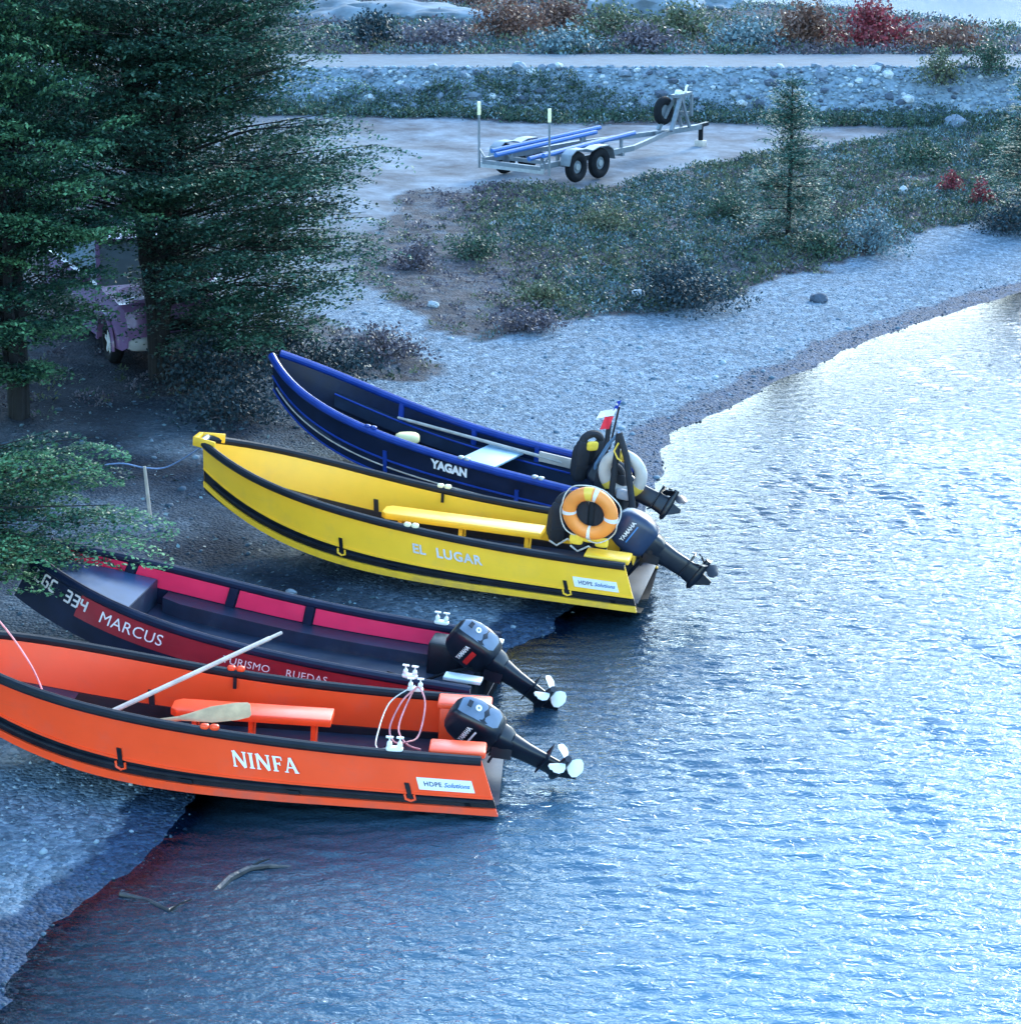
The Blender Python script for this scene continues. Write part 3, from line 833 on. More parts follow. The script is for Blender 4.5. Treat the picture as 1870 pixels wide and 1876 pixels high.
on_side(rb, stroke_mesh(seg_word('LGC', .10), .02), 4.06, .27, 'lettering', letter_gr)
on_side(rb, stroke_mesh(seg_word('334', .10), .02), 3.72, .29, 'lettering', letter_gr)
on_side(rb, text_mesh('MARCUS', .155, 0, space=1.05), 3.16, .36, 'lettering', letter_wh)
on_side(rb, text_mesh('TURISMO', .10, 0, space=1.05), 2.07, .36, 'lettering', letter_wh)
on_side(rb, text_mesh('RUEDAS', .10, 0, space=1.05), 1.52, .36, 'lettering', letter_wh)

for sd in (1, -1):
    bb.band('hull_side', .0, 1.0, .0, -.016, navy_pl, sd)
    MB().tube(bb.line(0, 1, 0, sd, 0), .048, 10).build('gunwale_tube', blue_pl, bb.root)
    for w in (.58, .98):
        MB().tube(bb.line(.0, 1, w, sd, .008), .013, 6).build('rub_strip', blue_pl, bb.root)
    MB().tube(bb.line(.0, .98, .76, sd, .01), .009, 6).build('side_rope', wood_gr, bb.root)
    for x in (1.0, 2.75):
        t = bb.t_of(x); bb.band('strap', .36, .9, .022, .0, blue_pl, sd, t - .005, t + .005, 3)
    for x in (.55, 1.35, 2.2, 3.2):
        t = bb.t_of(x); bb.band('inner_rib', .02, .8, -.017, -.055, blue_pl, sd, t - .006, t + .006, 3)
    rings = []
    for t in np.linspace(.12, .86, 18):
        a = bb.P(t, .42, sd, -.02); c = bb.P(t, .42, sd, -.19 + .1 * t); e = Vector((c.x, c.y, c.z - .15))
        rings.append([a, c, e, Vector((a.x, a.y, e.z))])
    MB().loft(rings).build('side_bench', deck_pl, bb.root)
    pts = [bb.P(t, .42, sd, -.19 + .1 * t) + Vector((0, 0, .006)) for t in np.linspace(.12, .86, 18)]
    MB().tube(pts, .012, 6).build('bench_edge', blue_pl, bb.root)
plain_bottom(bb, navy_pl); plain_transom(bb, flat_black); bow_plate(bb, navy_pl); deck(bb, .07, deck_pl)
MB().box((1.72, 0, .33), (.46, 1.0, .03)).build('thwart', mat('pale_blue_board', (.36, .5, .6), .45, .12, 5), bb.root, bevel=.008)
MB().box((1.0, -.42, .37), (.5, .03, .12)).build('tan_board', mat('tan_board', (.55, .45, .38), .6, .15), bb.root, bevel=.006)
rowlock(bb, .75, 1, grey_mt); rowlock(bb, 1.7, 1, grey_mt); rowlock(bb, 2.95, 1, blue_pl)
on_side(bb, text_mesh('YAGAN', .135, .008), 1.88, .28, 'lettering', letter_wh)
# ------------------------------------------------------------------ outboard motors
def ell(cx, hx, hy, z, e=.45, n=20):
    pw = lambda v: math.copysign(abs(v) ** e, v)
    return [Vector((cx + hx * pw(math.cos(2 * math.pi * k / n)), hy * pw(math.sin(2 * math.pi * k / n)), z)) for k in range(n)]

def outboard(H, org, tilt, label, style, steer=0, scale=1.0):
    """local: forward +x, up +z, pivot at the origin"""
    root = empty('outboard_motor')
    root.matrix_world = H.M @ Matrix.Translation(org) @ Euler((0, tilt, 0)).to_matrix().to_4x4() @ Euler((0, 0, steer)).to_matrix().to_4x4() @ Matrix.Scale(scale, 4)
    tag(root, label, 'outboard motor', 'outboard motors tilted up at the sterns')
    cm = {'grey_top': motor_blk, 'red_flash': motor_blk, 'navy': mat('cowl_navy', (.02, .035, .08), .35, .2, 5), 'dark': motor_blk}[style]
    # cowl: rounded hood, wider at the front
    prof = [(.02, .16, .105), (.05, .185, .125), (.12, .215, .145), (.22, .225, .15), (.32, .215, .145), (.40, .19, .13), (.45, .155, .105), (.475, .11, .075), (.48, .05, .04)]
    cw = MB().loft([ell(-.045 + .02 * (z - .2), a, b, z) for z, a, b in prof]).build('cowl', cm, root, angle=50)
    if style != 'navy':
        # grey top panel on the aft upper side of the hood
        rings = []
        for z, hw in ((.08, .06), (.12, .095), (.3, .10), (.41, .085), (.45, .065)):
            X_ = lambda y: np.interp(z, [q[0] for q in prof], [q[1] for q in prof]) * (1 - (abs(y) / np.interp(z, [q[0] for q in prof], [q[2] for q in prof])) ** (2 / .45)) ** (.45 / 2)
            k = [Vector((-.045 - X_(y) - .006 + .02 * (z - .2), y, z)) for y in np.linspace(-hw, hw, 9)]
            rings.append(k)
        pn = MB().loft(rings, closed=False, cap=False).build('top_panel', motor_gry, cw)
        me = text_mesh('O', .07, .006); me2 = None
        map_mesh(me, lambda u, v, z: Vector((-.045 - .222 - .012, u, .3 + v * .9)), 'emblem', letter_wh, cw)
        MB().box((-.045 - .23, 0, .385), (.012, .06, .04)).build('air_inlet', motor_blk, cw)
    # flat markings on both sides of the hood
    for sd in (1, -1):
        def fn(u, v, z):
            x = -.05 - u * -sd * 0 + (-u if sd > 0 else u)
            zz = .25 + v
            hx = np.interp(zz, [q[0] for q in prof], [q[1] for q in prof]); hy = np.interp(zz, [q[0] for q in prof], [q[2] for q in prof])
            c = min(.97, abs((x + .045) / hx)); k = (1 - c ** (1 / .225 * .5)) if False else (1 - c ** (2 / .45)) ** (.45 / 2)
            return Vector((x, sd * (hy * k + .004 + z), zz))
        if style == 'navy':
            map_mesh(text_mesh('YAMAHA', .062, .001), lambda u, v, z: fn(u, v + .05, z), 'lettering', letter_wh, cw)
            st = MB()
            for k in range(10):
                a, b = -.11 + .022 * k, -.11 + .022 * (k + 1)
                st.add([fn(a, -.01, 0), fn(b, -.01, 0), fn(b, .004, 0), fn(a, .004, 0)], [(0, 1, 2, 3)])
            st.build('side_stripe', mat('blue_decal', (.05, .2, .5), .4, .05), cw)
        else:
            map_mesh(text_mesh('YAMAHA', .06, .002), lambda u, v, z: fn(u, v + .03, z), 'lettering', letter_wh, cw)
            st = MB(); n = 10
            for k in range(n):
                a, b = -.11 + .22 * k / n, -.11 + .22 * (k + 1) / n
                h0, h1 = (-.075, -.025) if style == 'red_flash' else (-.04, -.022)
                st.add([fn(a, h0, 0), fn(b, h0, 0), fn(b, h1, 0), fn(a, h1, 0)], [(0, 1, 2, 3)])
            st.build('side_stripe', mat('red_decal', (.55, .02, .02), .4, .05) if style == 'red_flash' else letter_wh, cw)
    MB().loft([ell(-.03, .155, .10, .02), ell(-.03, .15, .095, -.05), ell(-.04, .11, .07, -.12)]).build('lower_cowl', motor_blk, root, angle=50)
    # leg, plate, gear case, skeg
    MB().loft([ell(-.04, .13, .075, -.10, .7), ell(-.055, .11, .055, -.26, .7), ell(-.07, .11, .04, -.44, .7), ell(-.07, .12, .032, -.56, .7)]).build('leg', motor_blk, root, angle=50)
    MB().box((-.12, 0, -.425), (.3, .16, .014)).build('cavitation_plate', motor_blk, root, bevel=.004)
    rings = [ell(0, .001, .001, 0)]
    rings = [[Vector((x, r * math.cos(a), -.58 + r * math.sin(a))) for a in np.linspace(0, 2 * math.pi, 13)[:-1]] for x, r in ((.10, .004), (.07, .03), (.0, .046), (-.12, .048), (-.19, .04))]
    MB().loft(rings).build('gear_case', motor_blk, root)
    MB().prism([(.03, -.6), (-.15, -.6), (-.13, -.74), (-.09, -.75)], -.008, .008).build('skeg', motor_blk, root)
    MB().bar((-.045, .035, -.1), (-.06, .02, -.42), .02, .02).build('side_trim', motor_gry, root)
    # propeller
    pm = white_pl if style in ('grey_top', 'red_flash') else motor_blk
    pr = MB().tube([(-.185, 0, -.58), (-.30, 0, -.58)], [.042, .032], 12).build('propeller', motor_blk, root)
    for k in range(3):
        a = 2 * math.pi * k / 3 + .5
        u = Vector((0, math.cos(a), math.sin(a))); w = Vector((0, -math.sin(a), math.cos(a)))
        c0 = Vector((-.24, 0, -.58)); rows = []
        for r_, wd, tw in ((.03, .03, .9), (.07, .07, .75), (.11, .085, .6), (.145, .065, .5), (.165, .02, .45)):
            row = []
            for q in (-1, -.5, 0, .5, 1):
                row.append(c0 + u * r_ + (w * math.cos(tw) + Vector((1, 0, 0)) * math.sin(tw)) * q * wd + Vector((.012 * q * q, 0, 0)))
            rows.append(row + [p + Vector((-.006, 0, 0)) for p in reversed(row)])
        MB().loft(rows).build('blade', pm, pr)
    # clamp bracket and tiller
    mb = MB()
    for sd in (1, -1):
        mb.bar((.02, sd * .085, -.16), (.09, sd * .085, .0), .03, .10)
        mb.tube([(.09, sd * .085, -.03), (.19, sd * .085, -.03)], .012, 6)
    mb.tube([(.0, -.1, -.03), (.0, .1, -.03)], .028, 10)
    mb.v = [tuple(Euler((0, 0, -steer)).to_matrix() @ Vector(q)) for q in mb.v]
    mb.build('clamp_bracket', motor_blk, root)
    if style != 'dark':
        tl = MB().bar((.12, -.02, -.02), (.42, -.05, -.0), .045, .04).build('tiller', motor_blk, root, bevel=.008)
        MB().tube([(.42, -.05, 0), (.54, -.062, .01)], .022, 8).build('grip', rubber, tl)
    return root
outboard(ob, (.06, -.02, .37), R(62), 'black outboard motor with grey top and big white propeller on the orange boat', 'grey_top', R(-38), scale=.97)
outboard(rb, (.0, .0, .36), R(57), 'black outboard motor with a red side stripe on the red boat', 'red_flash', R(-30), scale=.97)
outboard(yb, (.02, .02, .45), R(58), 'navy outboard motor with a black propeller behind the orange life ring', 'navy', scale=.95)
outboard(bb, (-.04, .0, .38), R(72), 'dark outboard motor tilted flat on the blue boat behind the pale life ring', 'dark', R(25), scale=.95)

# ------------------------------------------------------------------ life rings
def life_ring(name, M, m, label, bands, rope=True, R_=.218, r_=.072):
    root = empty(name); root.matrix_world = M
    tag(root, label, 'life ring', 'life rings hung at the sterns')
    MB().torus((0, 0, 0), R_, r_, 'y', 48, 14, squash=.8).build('float', m, root)
    for a, w, tp in bands:
        MB().torus((0, 0, 0), R_, r_ + .003, 'y', 8, 14, squash=.8, a0=a - w, a1=a + w).build('tape_band', tp, root)
    if rope:
        pts = []
        for k in range(49):
            a = 2 * math.pi * k / 48
            rr = R_ + r_ + .004 + .035 * abs(math.sin(2 * (a - .25)))
            pts.append((rr * math.cos(a), .02 * math.sin(6 * a), rr * math.sin(a)))
        MB().tube(pts[:-1], .007, 6, closed=True).build('grab_rope', rope_wh, root)
    return root
ring_or = mat('ring_orange', (.9, .3, .06), .45, .08, 6, .04, 60)
ring_gr = mat('ring_pale', (.55, .5, .47), .5, .12, 6, .04, 60)
tape_wh = mat('reflective_tape', (.78, .76, .78), .3, .05)
tape_yl = mat('yellow_tape', (.9, .6, .08), .4, .05)
def face(H, p, yaw=0, lean=0):
    return H.M @ Matrix.Translation(p) @ Euler((-lean, 0, yaw)).to_matrix().to_4x4()
life_ring('life_ring', face(yb, (.60, .42, .86), -.1, .2), ring_or, 'orange life ring with narrow white bands standing at the stern of the yellow boat',
          ((-.05, .08, tape_wh), (3.25, .09, tape_wh), (4.72, .08, tape_wh), (1.82, .08, tape_wh), (1.5, .16, tape_yl)))
life_ring('life_ring', face(bb, (-.10, .20, .61), .1, .1), ring_gr, 'pale grey life ring hung behind the black frame on the blue boat', ((1.6, .16, tape_yl), (3.85, .2, tape_yl), (5.5, .17, tape_yl)), False)

# ------------------------------------------------------------------ life jackets
jk_blk = mat('jacket_black', (.012, .015, .024), .8, .3, 20, .2, 40)
jk_yel = mat('jacket_yellow', (.9, .62, .06), .6, .08, 20, .1, 40)
jk_gry = mat('jacket_grey_blue', (.06, .12, .22), .7, .2, 20, .2, 40)
def life_jacket(M, label, bodym=jk_blk, h=.56, patches=((0, .1),), trim=True):
    """vest hanging upright: x across, z up, front towards +y"""
    root = empty('life_jacket'); root.matrix_world = M
    tag(root, label, 'life jacket', 'life jackets piled at the sterns')
    for sd in (1, -1):
        MB().sup((sd * .11, 0, 0), (.085, .055, h / 2), .45).build('front_panel', bodym, root)
    MB().sup((0, -.05, -.02), (.2, .05, h / 2 * .9), .45).build('back_panel', bodym, root)
    MB().torus((0, -.02, h / 2 - .05), .12, .045, 'y', 16, 10, a0=0, a1=math.pi).build('collar', bodym, root)
    for x, z in patches:
        MB().sup((x, .05, z), (.07, .022, .055), .5).build('yellow_patch', jk_yel, root)
    MB().box((0, .052, -.06), (.38, .018, .035)).build('belt', bodym, root)
    if trim:
        MB().tube([(-.19, .04, -h / 2 + .03), (-.11, .05, -h / 2 - .02), (0, .05, -h / 2 + .05), (.11, .05, -h / 2 - .02), (.19, .04, -h / 2 + .03)], .011, 6).build('cord', rope_wh, root)
    return root
life_jacket(face(yb, (.60, .30, .72), 0, .1), 'black life jacket with yellow patches behind the orange life ring', patches=((-.13, -.17), (.13, -.17), (0, -.13), (.0, .33)))
life_jacket(face(yb, (.88, .02, .62), .5, .1), 'black life jacket with a pale cord left of the orange life ring', h=.44, patches=())
life_jacket(face(bb, (.42, -.02, .60), .9, .1), 'black life jacket with a yellow patch hung by the flag mast', h=.5, bodym=jk_blk, patches=((.02, .2),), trim=False)
life_jacket(face(bb, (.06, .12, .34), .0, .1), 'black life jacket hung low inside the frame of the blue boat', h=.5, patches=(), trim=False)

# black frame over the blue boat's stern
fr = empty('stern_frame'); fr.matrix_world = bb.M
tag(fr, 'tall black frame of padded bars rising over the stern of the blue boat', 'frame')
apex = Vector((-.05, .30, 1.10))
for pts, w in (([apex, (-.045, .315, .65), (-.04, .33, .22)], .075), ([apex, (-.17, .31, .86), (-.27, .33, .5), (-.36, .35, .16)], .075)):
    MB().tube(pts, w / 2, 8).build('padded_bar', jk_blk, fr)
MB().tube([apex, (.1, .22, .92), (.28, .10, .62), (.30, .08, .45)], .022, 6).build('strap', mat('strap_blue', (.12, .22, .38), .5), fr)
MB().tube([(-.07, .335, 1.0), (-.03, .345, .9), (-.08, .34, .82), (-.13, .335, .80)], .01, 6).build('loop_cord', tape_yl, fr)
MB().sup((-.17, .27, .40), (.09, .03, .06), .4).build('grey_pad', mat('grey_pad', (.4, .4, .44), .6), fr)
# flag on its mast
fl = empty('flag'); fl.matrix_world = bb.M @ Matrix.Translation((.20, .1, .62))
tag(fl, 'small drooping white, blue and red flag with a star on a black mast', 'flag')
MB().tube([(0, 0, -.25), (-.02, 0, .2), (-.03, 0, .6)], [.035, .032, .03], 8).build('mast', jk_blk, fl)
MB().tube([(-.06, 0, .2), (-.13, 0, .72)], .012, 6).build('staff', black_pl, fl)
def cloth(p0, du, dv, nu=8, nv=6, amp=.012):
    mb = MB(); rows = []
    for j in range(nv + 1):
        rows.append([Vector(p0) + Vector(du) * i / nu + Vector(dv) * j / nv + Vector((0, amp * math.sin(5 * i / nu + 2 * j / nv), .2 * amp * math.cos(4 * i / nu))) for i in range(nu + 1)])
    mb.loft(rows, closed=False, cap=False); return mb
cloth((-.12, .01, .70), (.2, .03, -.07), (.03, .02, -.09)).build('white_stripe', mat('flag_white', (.82, .8, .8), .7), fl)
cloth((-.085, .02, .60), (.10, .03, -.02), (.03, .02, -.15)).build('red_stripe', mat('flag_red', (.65, .02, .05), .7), fl)
bc = cloth((-.155, .012, .80), (.05, .01, -.02), (.03, .01, -.11)).build('blue_canton', mat('flag_blue', (.01, .04, .4), .7), fl)
star = []
for k in range(10):
    r_ = .018 if k % 2 == 0 else .007; a = math.pi / 2 + math.pi * k / 5
    star.append((-.115 + r_ * math.cos(a), .75 + r_ * math.sin(a)))
MB().prism(star, .035, .037).build('star', white_pl, bc)

# ------------------------------------------------------------------ oars, ropes and small things in the boats
def oar(a, b, label, blade_at_b=True, bl=.55, m=wood, roll=0.3):
    a, b = Vector(a), Vector(b); d = (b - a).normalized(); L = (b - a).length
    root = empty('oar', a); tag(root, label, 'oar', 'oars lying in the boats')
    root.rotation_euler = d.to_track_quat('X', 'Z').to_euler()
    MB().tube([(0, 0, 0), (.12, 0, 0), (.14, 0, 0), (L - bl, 0, 0)] if blade_at_b else [(0, 0, 0), (.12, 0, 0), (.14, 0, 0), (L, 0, 0)], [.016, .016, .02, .022], 8).build('shaft', m, root)
    if blade_at_b:
        M = Euler((roll, 0, 0)).to_matrix()
        rings = []
        for x, w, t in ((L - bl - .05, .022, .022), (L - bl + .06, .045, .016), (L - bl + .2, .075, .011), (L - .12, .082, .009), (L - .02, .07, .008), (L, .05, .006)):
            rings.append([M @ Vector((x, w * math.cos(q), t * math.sin(q))) + Vector((0, 0, 0)) for q in np.linspace(0, 2 * math.pi, 13)[:-1]])
        MB().loft(rings).build('blade', m, root)
    return root
W_ = lambda H, p: H.M @ Vector(p)
oar(W_(ob, (2.0, -1.0, .86)), W_(ob, (3.24, .42, .53)), 'long pale wooden oar laid slanting across both sides of the orange boat', False, m=wood_gr)
oar(W_(ob, (3.1, .60, .50)), W_(ob, (2.06, .45, .66)), 'broad-bladed wooden oar resting on the near side of the orange boat', True, bl=.52, roll=.7)
oar(W_(bb, (3.18, -.44, .42)), W_(bb, (.95, -.42, .36)), 'long weathered oar lying along the far inside of the blue boat', False, m=wood_gr)
tag(MB().sup(W_(bb, (2.80, -.02, .34)), (.15, .12, .07), .7).build('boat_cushion', mat('cream_cushion', (.8, .68, .35), .7, .1, 8, .1, 30)), 'cream yellow cushion lying inside the blue boat', 'cushion')

def rope(name, pts, r, m, label, cat='rope', wob=0):
    P = [Vector(p) for p in pts]; out = []
    for i in range(len(P) - 1):
        p0, p1, p2, p3 = P[max(i - 1, 0)], P[i], P[i + 1], P[min(i + 2, len(P) - 1)]
        for k in range(7):
            t = k / 7
            out.append(.5 * ((2 * p1) + (p2 - p0) * t + (2 * p0 - 5 * p1 + 4 * p2 - p3) * t * t + (3 * p1 - p0 - 3 * p2 + p3) * t ** 3) + Vector((0, 0, wob * math.sin(3 * (i * 7 + k)))))
    out.append(P[-1])
    return tag(MB().tube(out, r, 6).build(name, m), label, cat)
lo = lambda pts: [W_(ob, p) for p in pts]
# tangled ropes at the stern of the orange boat
rope('rope_coil', lo([(.78, -.66, .56), (.90, -.62, .44), (.98, -.40, .28), (.92, -.1, .26), (.80, .1, .34), (.72, -.2, .3), (.70, -.55, .46), (.78, -.67, .56), (.86, -.6, .42), (.90, -.3, .3), (.8, .05, .3), (.68, .2, .32)]), .008, rope_pk, 'pink and white rope looped over the far side at the stern of the orange boat')
rope('painter_rope', lo([(.80, -.68, .57), (1.0, -.5, .46), (1.05, .1, .38), (1.02, .45, .40), (.92, .70, .5)]), .006, rope_wh, 'thin white line running from side to side of the orange boat')
rope('bow_rope', [W_(ob, (3.75, .30, .52)), W_(ob, (3.95, .05, .78)), W_(ob, (4.3, -.1, 1.15)), W_(ob, (4.9, -.3, 1.6))], .008, rope_pk, 'thin pink rope rising from the bow of the orange boat to the left')
rope('fuel_hose', lo([(.20, .02, .30), (.40, .12, .26), (.66, .22, .20), (.80, .05, .17), (1.0, -.2, .17)]), .014, rubber, 'black fuel hose curling from the motor into the orange boat', 'hose')
lr = lambda pts: [W_(rb, p) for p in pts]
rope('fuel_hose', lr([(.12, .05, .32), (.34, .2, .30), (.62, .18, .16), (.95, .0, .12)]), .014, rubber, 'black fuel hose running from the motor over the red boat floor', 'hose')
cleat_fitting(ob, .86, 1); cleat_fitting(ob, .80, -1)
# mooring stake and line
stk = at(277, 952, .2)
sz = float(gz(stk.x, stk.y))
tag(MB().tube([(stk.x, stk.y, sz - .1), (stk.x - .03, stk.y, sz + .35), (stk.x - .05, stk.y + .02, sz + .60)], [.022, .02, .018], 6).build('mooring_stake', wood_gr), 'thin grey stake standing in the pebbles left of the yellow bow', 'stake')
top = Vector((stk.x - .05, stk.y + .02, sz + .585))
rope('mooring_line', [W_(yb, (4.78, 0, .93)), top + Vector((.25, .05, -.0)), top, top + Vector((-.3, .1, .02)), top + Vector((-.8, .3, -.12)), top + Vector((-1.5, .6, -.4))], .008, mat('blue_rope', (.16, .25, .45), .8, .2, 30), 'blue rope from the yellow bow past the stake to the trees')

# ------------------------------------------------------------------ boat trailer
def boat_trailer():
    g = 1.0
    ax = at_ground(1010, 322); ax.z = float(gz(ax.x, ax.y))
    root = empty('boat_trailer', ax, (0, 0, R(50)))
    root.scale = (1.06,) * 3
    tag(root, 'galvanised boat trailer with blue bunks and two guide poles parked on the gravel', 'trailer')
    bl = mat('bunk_blue', (.03, .12, .38), .55, .15, 10)
    fm = MB()
    for sd in (1, -1):
        fm.bar((-1.15, sd * .70, .36), (1.7, sd * .62, .40), .07, .10)
        fm.bar((1.7, sd * .62, .40), (3.6, sd * .06, .46), .06, .09)
    for x in (-1.15, -.5, .45, 1.3):
        fm.bar((x, -.7, .33), (x, .7, .33), .06, .07)
    fm.bar((3.3, 0, .46), (4.75, 0, .46), .09, .10)
    fm.build('frame', galv, root)
    for y, x0, x1, z0, z1 in ((.62, -1.0, 2.1, .52, .66), (.40, -1.15, 1.75, .48, .62), (-.40, -1.15, 1.5, .48, .60), (-.62, -1.0, 1.9, .54, .66)):
        b = MB().tube([(x0, y, z0), (x1, y * .8, z1)], .045, 8).build('bunk', bl, root)
        for q in (.15, .85):
            x = x0 + (x1 - x0) * q
            MB().bar((x, y * (1 - .2 * q), .36), (x, y * (1 - .2 * q), z0 + (z1 - z0) * q), .05).build('bunk_post', galv, b)
    for sd in (1, -1):
        for x in (-.34, .34):
            w = MB().torus((x, sd * .86, .29), .2, .09, 'y', 28, 10, squash=.9).build('wheel', rubber, root)
            MB().tube([(x, sd * .82, .29), (x, sd * .885, .29)], .15, 20).build('rim', galv, w)
            MB().tube([(x, sd * .88, .29), (x, sd * .91, .29)], .06, 12).build('hub', grey_mt, w)
        pts = [Vector((x, 0, .29 + .32)) for x in (-.34, .34)]
        rg = []
        for x, z in ((-.68, .36), (-.62, .54), (-.48, .62), (-.2, .62), (0, .57), (.2, .62), (.48, .62), (.62, .54), (.68, .36)):
            rg.append([Vector((x, sd * .74, z)), Vector((x, sd * .98, z)), Vector((x, sd * .98, z - .02)), Vector((x, sd * .74, z - .02))])
        MB().loft(rg).build('mudguard', galv, root)
        p = MB().tube([(-1.1, sd * .84, .2), (-1.1, sd * .84, 1.36)], .022, 8).build('guide_pole', galv, root)
        MB().tube([(-1.1, sd * .84, 1.18), (-1.1, sd * .84, 1.42)], .032, 8).build('pole_sleeve', mat('sleeve_cream_%d' % (sd > 0), (.85, .8, .5), .5), p)
        MB().bar((-1.1, sd * .70, .40), (-1.1, sd * .84, .56), .03).build('pole_brace', galv, p)
    # winch stand with spare wheel
    ws = MB()
    for sd in (1, -1):
        ws.bar((3.55, sd * .16, .50), (3.95, sd * .08, 1.12), .07)
        ws.bar((4.25, sd * .10, .50), (3.98, sd * .08, 1.12), .05)
        ws.bar((4.3, sd * .1, .72), (4.3, sd * .1, 1.15), .05)
    ws.bar((3.85, 0, 1.14), (4.34, 0, 1.17), .18, .06); ws.bar((4.1, 0, .8), (4.32, 0, .78), .12, .05)
    ws.build('winch_stand', galv, root)
    MB().tube([(4.0, -.06, 1.2), (4.0, .06, 1.2)], .06, 10).build('winch', white_pl, root)
    MB().tube([(4.22, 0, 1.18), (4.25, 0, 1.3), (4.3, 0, 1.32)], .025, 6).build('winch_hook', white_pl, root)
    sp = MB().torus((3.72, .16, .86), .20, .09, 'y', 28, 10, squash=.9, rot=None).build('spare_wheel', rubber, root)
    MB().tube([(3.72, .13, .86), (3.72, .2, .86)], .14, 18).build('rim', galv, sp)
    MB().bar((4.7, 0, .48), (5.0, 0, .50), .08, .07).build('coupling', black_pl, root)
    MB().tube([(4.86, .06, .0), (4.86, .06, .46)], .05, 8).build('jockey_post', rubber, root)
    MB().box((4.86, .06, .08), (.16, .2, .18)).build('support_block', wood_gr, root, bevel=.01)
    MB().bar((-1.15, -.75, .28), (-1.15, .75, .28), .05, .1).build('light_board', grey_mt, root)
    return root
boat_trailer()

# ------------------------------------------------------------------ car under the tree
def parked_car():
    p = at_ground(208, 664); p.z = float(gz(p.x, p.y)) - .01
    ang = R(-66)
    n = Vector((math.cos(ang), math.sin(ang), 0)); l = Vector((-n.y, n.x, 0))
    root = empty('parked_car', p + l * .75, (0, 0, ang))
    tag(root, 'maroon car parked under the big tree, only its front wheel and wing showing', 'car')
    pm = mat('maroon_paint', (.20, .12, .27), .22, .06, 3); pm.node_tree.nodes['Principled BSDF'].inputs['Coat Weight'].default_value = .6
    gl = mat('car_glass', (.1, .14, .18), .06, .05); lamp = mat('headlamp', (.7, .72, .75), .12, .05)
    hw = .84
    def arch(cx, r=.37, n=11): return [(cx + r * math.cos(a), .30 + r * math.sin(a)) for a in np.linspace(math.pi, 0, n)]
    low = [(-3.35, .35)] + arch(-2.55) + arch(0) + [(.62, .30), (.76, .36), (.80, .62), (.74, .84), (.6, .92), (-.35, 1.0), (-3.2, 1.05), (-3.42, .9), (-3.42, .42)]
    lo = MB()
    # body side plates with wheel arches, tucked in towards the nose
    def yw(x): return hw - .10 * max(0, (x - .1) / .7) ** 2
    L1 = [Vector((x, yw(x), z)) for x, z in low]; L2 = [Vector((x, -yw(x), z)) for x, z in low]; nn = len(low)
    lo.add(L1 + L2, [tuple(range(nn)), tuple(reversed(range(nn, 2 * nn)))] + [(k, k + nn, (k + 1) % nn + nn, (k + 1) % nn) for k in range(nn)])
    bd = lo.build('body', pm, root, smooth=False)
    for sd in (1, -1):
        rg = [[Vector((cx_ + rr * math.cos(a), sd * (yw(cx_) + o), .30 + rr * math.sin(a))) for rr, o in ((.37, .0), (.37, .03), (.43, .03), (.44, .0))] for cx_ in (0,) for a in np.linspace(math.pi * 1.02, -.1, 15)]
        MB().loft(rg).build('wheel_arch', pm, root)
        for cx_ in (0, -2.55):
            w = MB().torus((cx_, sd * .74, .30), .215, .085, 'y', 32, 10, squash=1.1).build('wheel', rubber, root)
            rim = MB().tube([(cx_, sd * .70, .30), (cx_, sd * .79, .30)], .19, 24)
            rim.build('rim', grey_mt, w)
            sp = MB()
            for k in range(5):
                a = 2 * math.pi * k / 5 + .3
                sp.bar((cx_, sd * .805, .30), (cx_ + .18 * math.cos(a), sd * .80, .30 + .18 * math.sin(a)), .055, .02, up=(0, 1, 0))
            sp.torus((cx_, sd * .795, .30), .19, .014, 'y', 24, 6)
            sp.build('spokes', lamp, w)
        MB().sup((.63, sd * .58, .76), (.09, .15, .075), .6).build('headlight', lamp, root)
        MB().box((-.75, sd * .90, 1.06), (.1, .16, .12)).build('mirror', pm, root, bevel=.03)
        MB().prism([(-.45, .985), (-.40, .38), (-.41, .38), (-.46, .985)], sd * (hw + .001), sd * (hw + .004)).build('door_seam', rubber, root)
    cab = [(-.35, 1.0, .78), (-1.0, 1.48, .62), (-2.4, 1.5, .62), (-3.2, 1.05, .76)]
    rg = []
    c = MB(); V = [Vector((x, s * w, z)) for x, z, w in cab for s in (1, -1)]
    c.add(V, [(0, 1, 3, 2), (4, 5, 7, 6), (0, 2, 4, 6), (1, 7, 5, 3)]); c.build('windows', gl, root, smooth=False)
    MB().box((-1.7, 0, 1.505), (1.45, 1.26, .04)).build('roof', pm, root, bevel=.02)
    MB().bar((-.38, .80, 1.0), (-1.02, .64, 1.49), .06).bar((-.38, -.80, 1.0), (-1.02, -.64, 1.49), .06).build('pillars', pm, root)
    MB().sup((.70, 0, .40), (.13, .76, .10), .4).build('bumper', mat('bumper_grey', (.32, .34, .38), .5), root)
    MB().box((.79, 0, .62), (.03, .7, .14)).build('grille', rubber, root, bevel=.01)
    MB().sup((.14, 0, .945), (.55, .66, .05), .5).build('bonnet', pm, root)
parked_car()
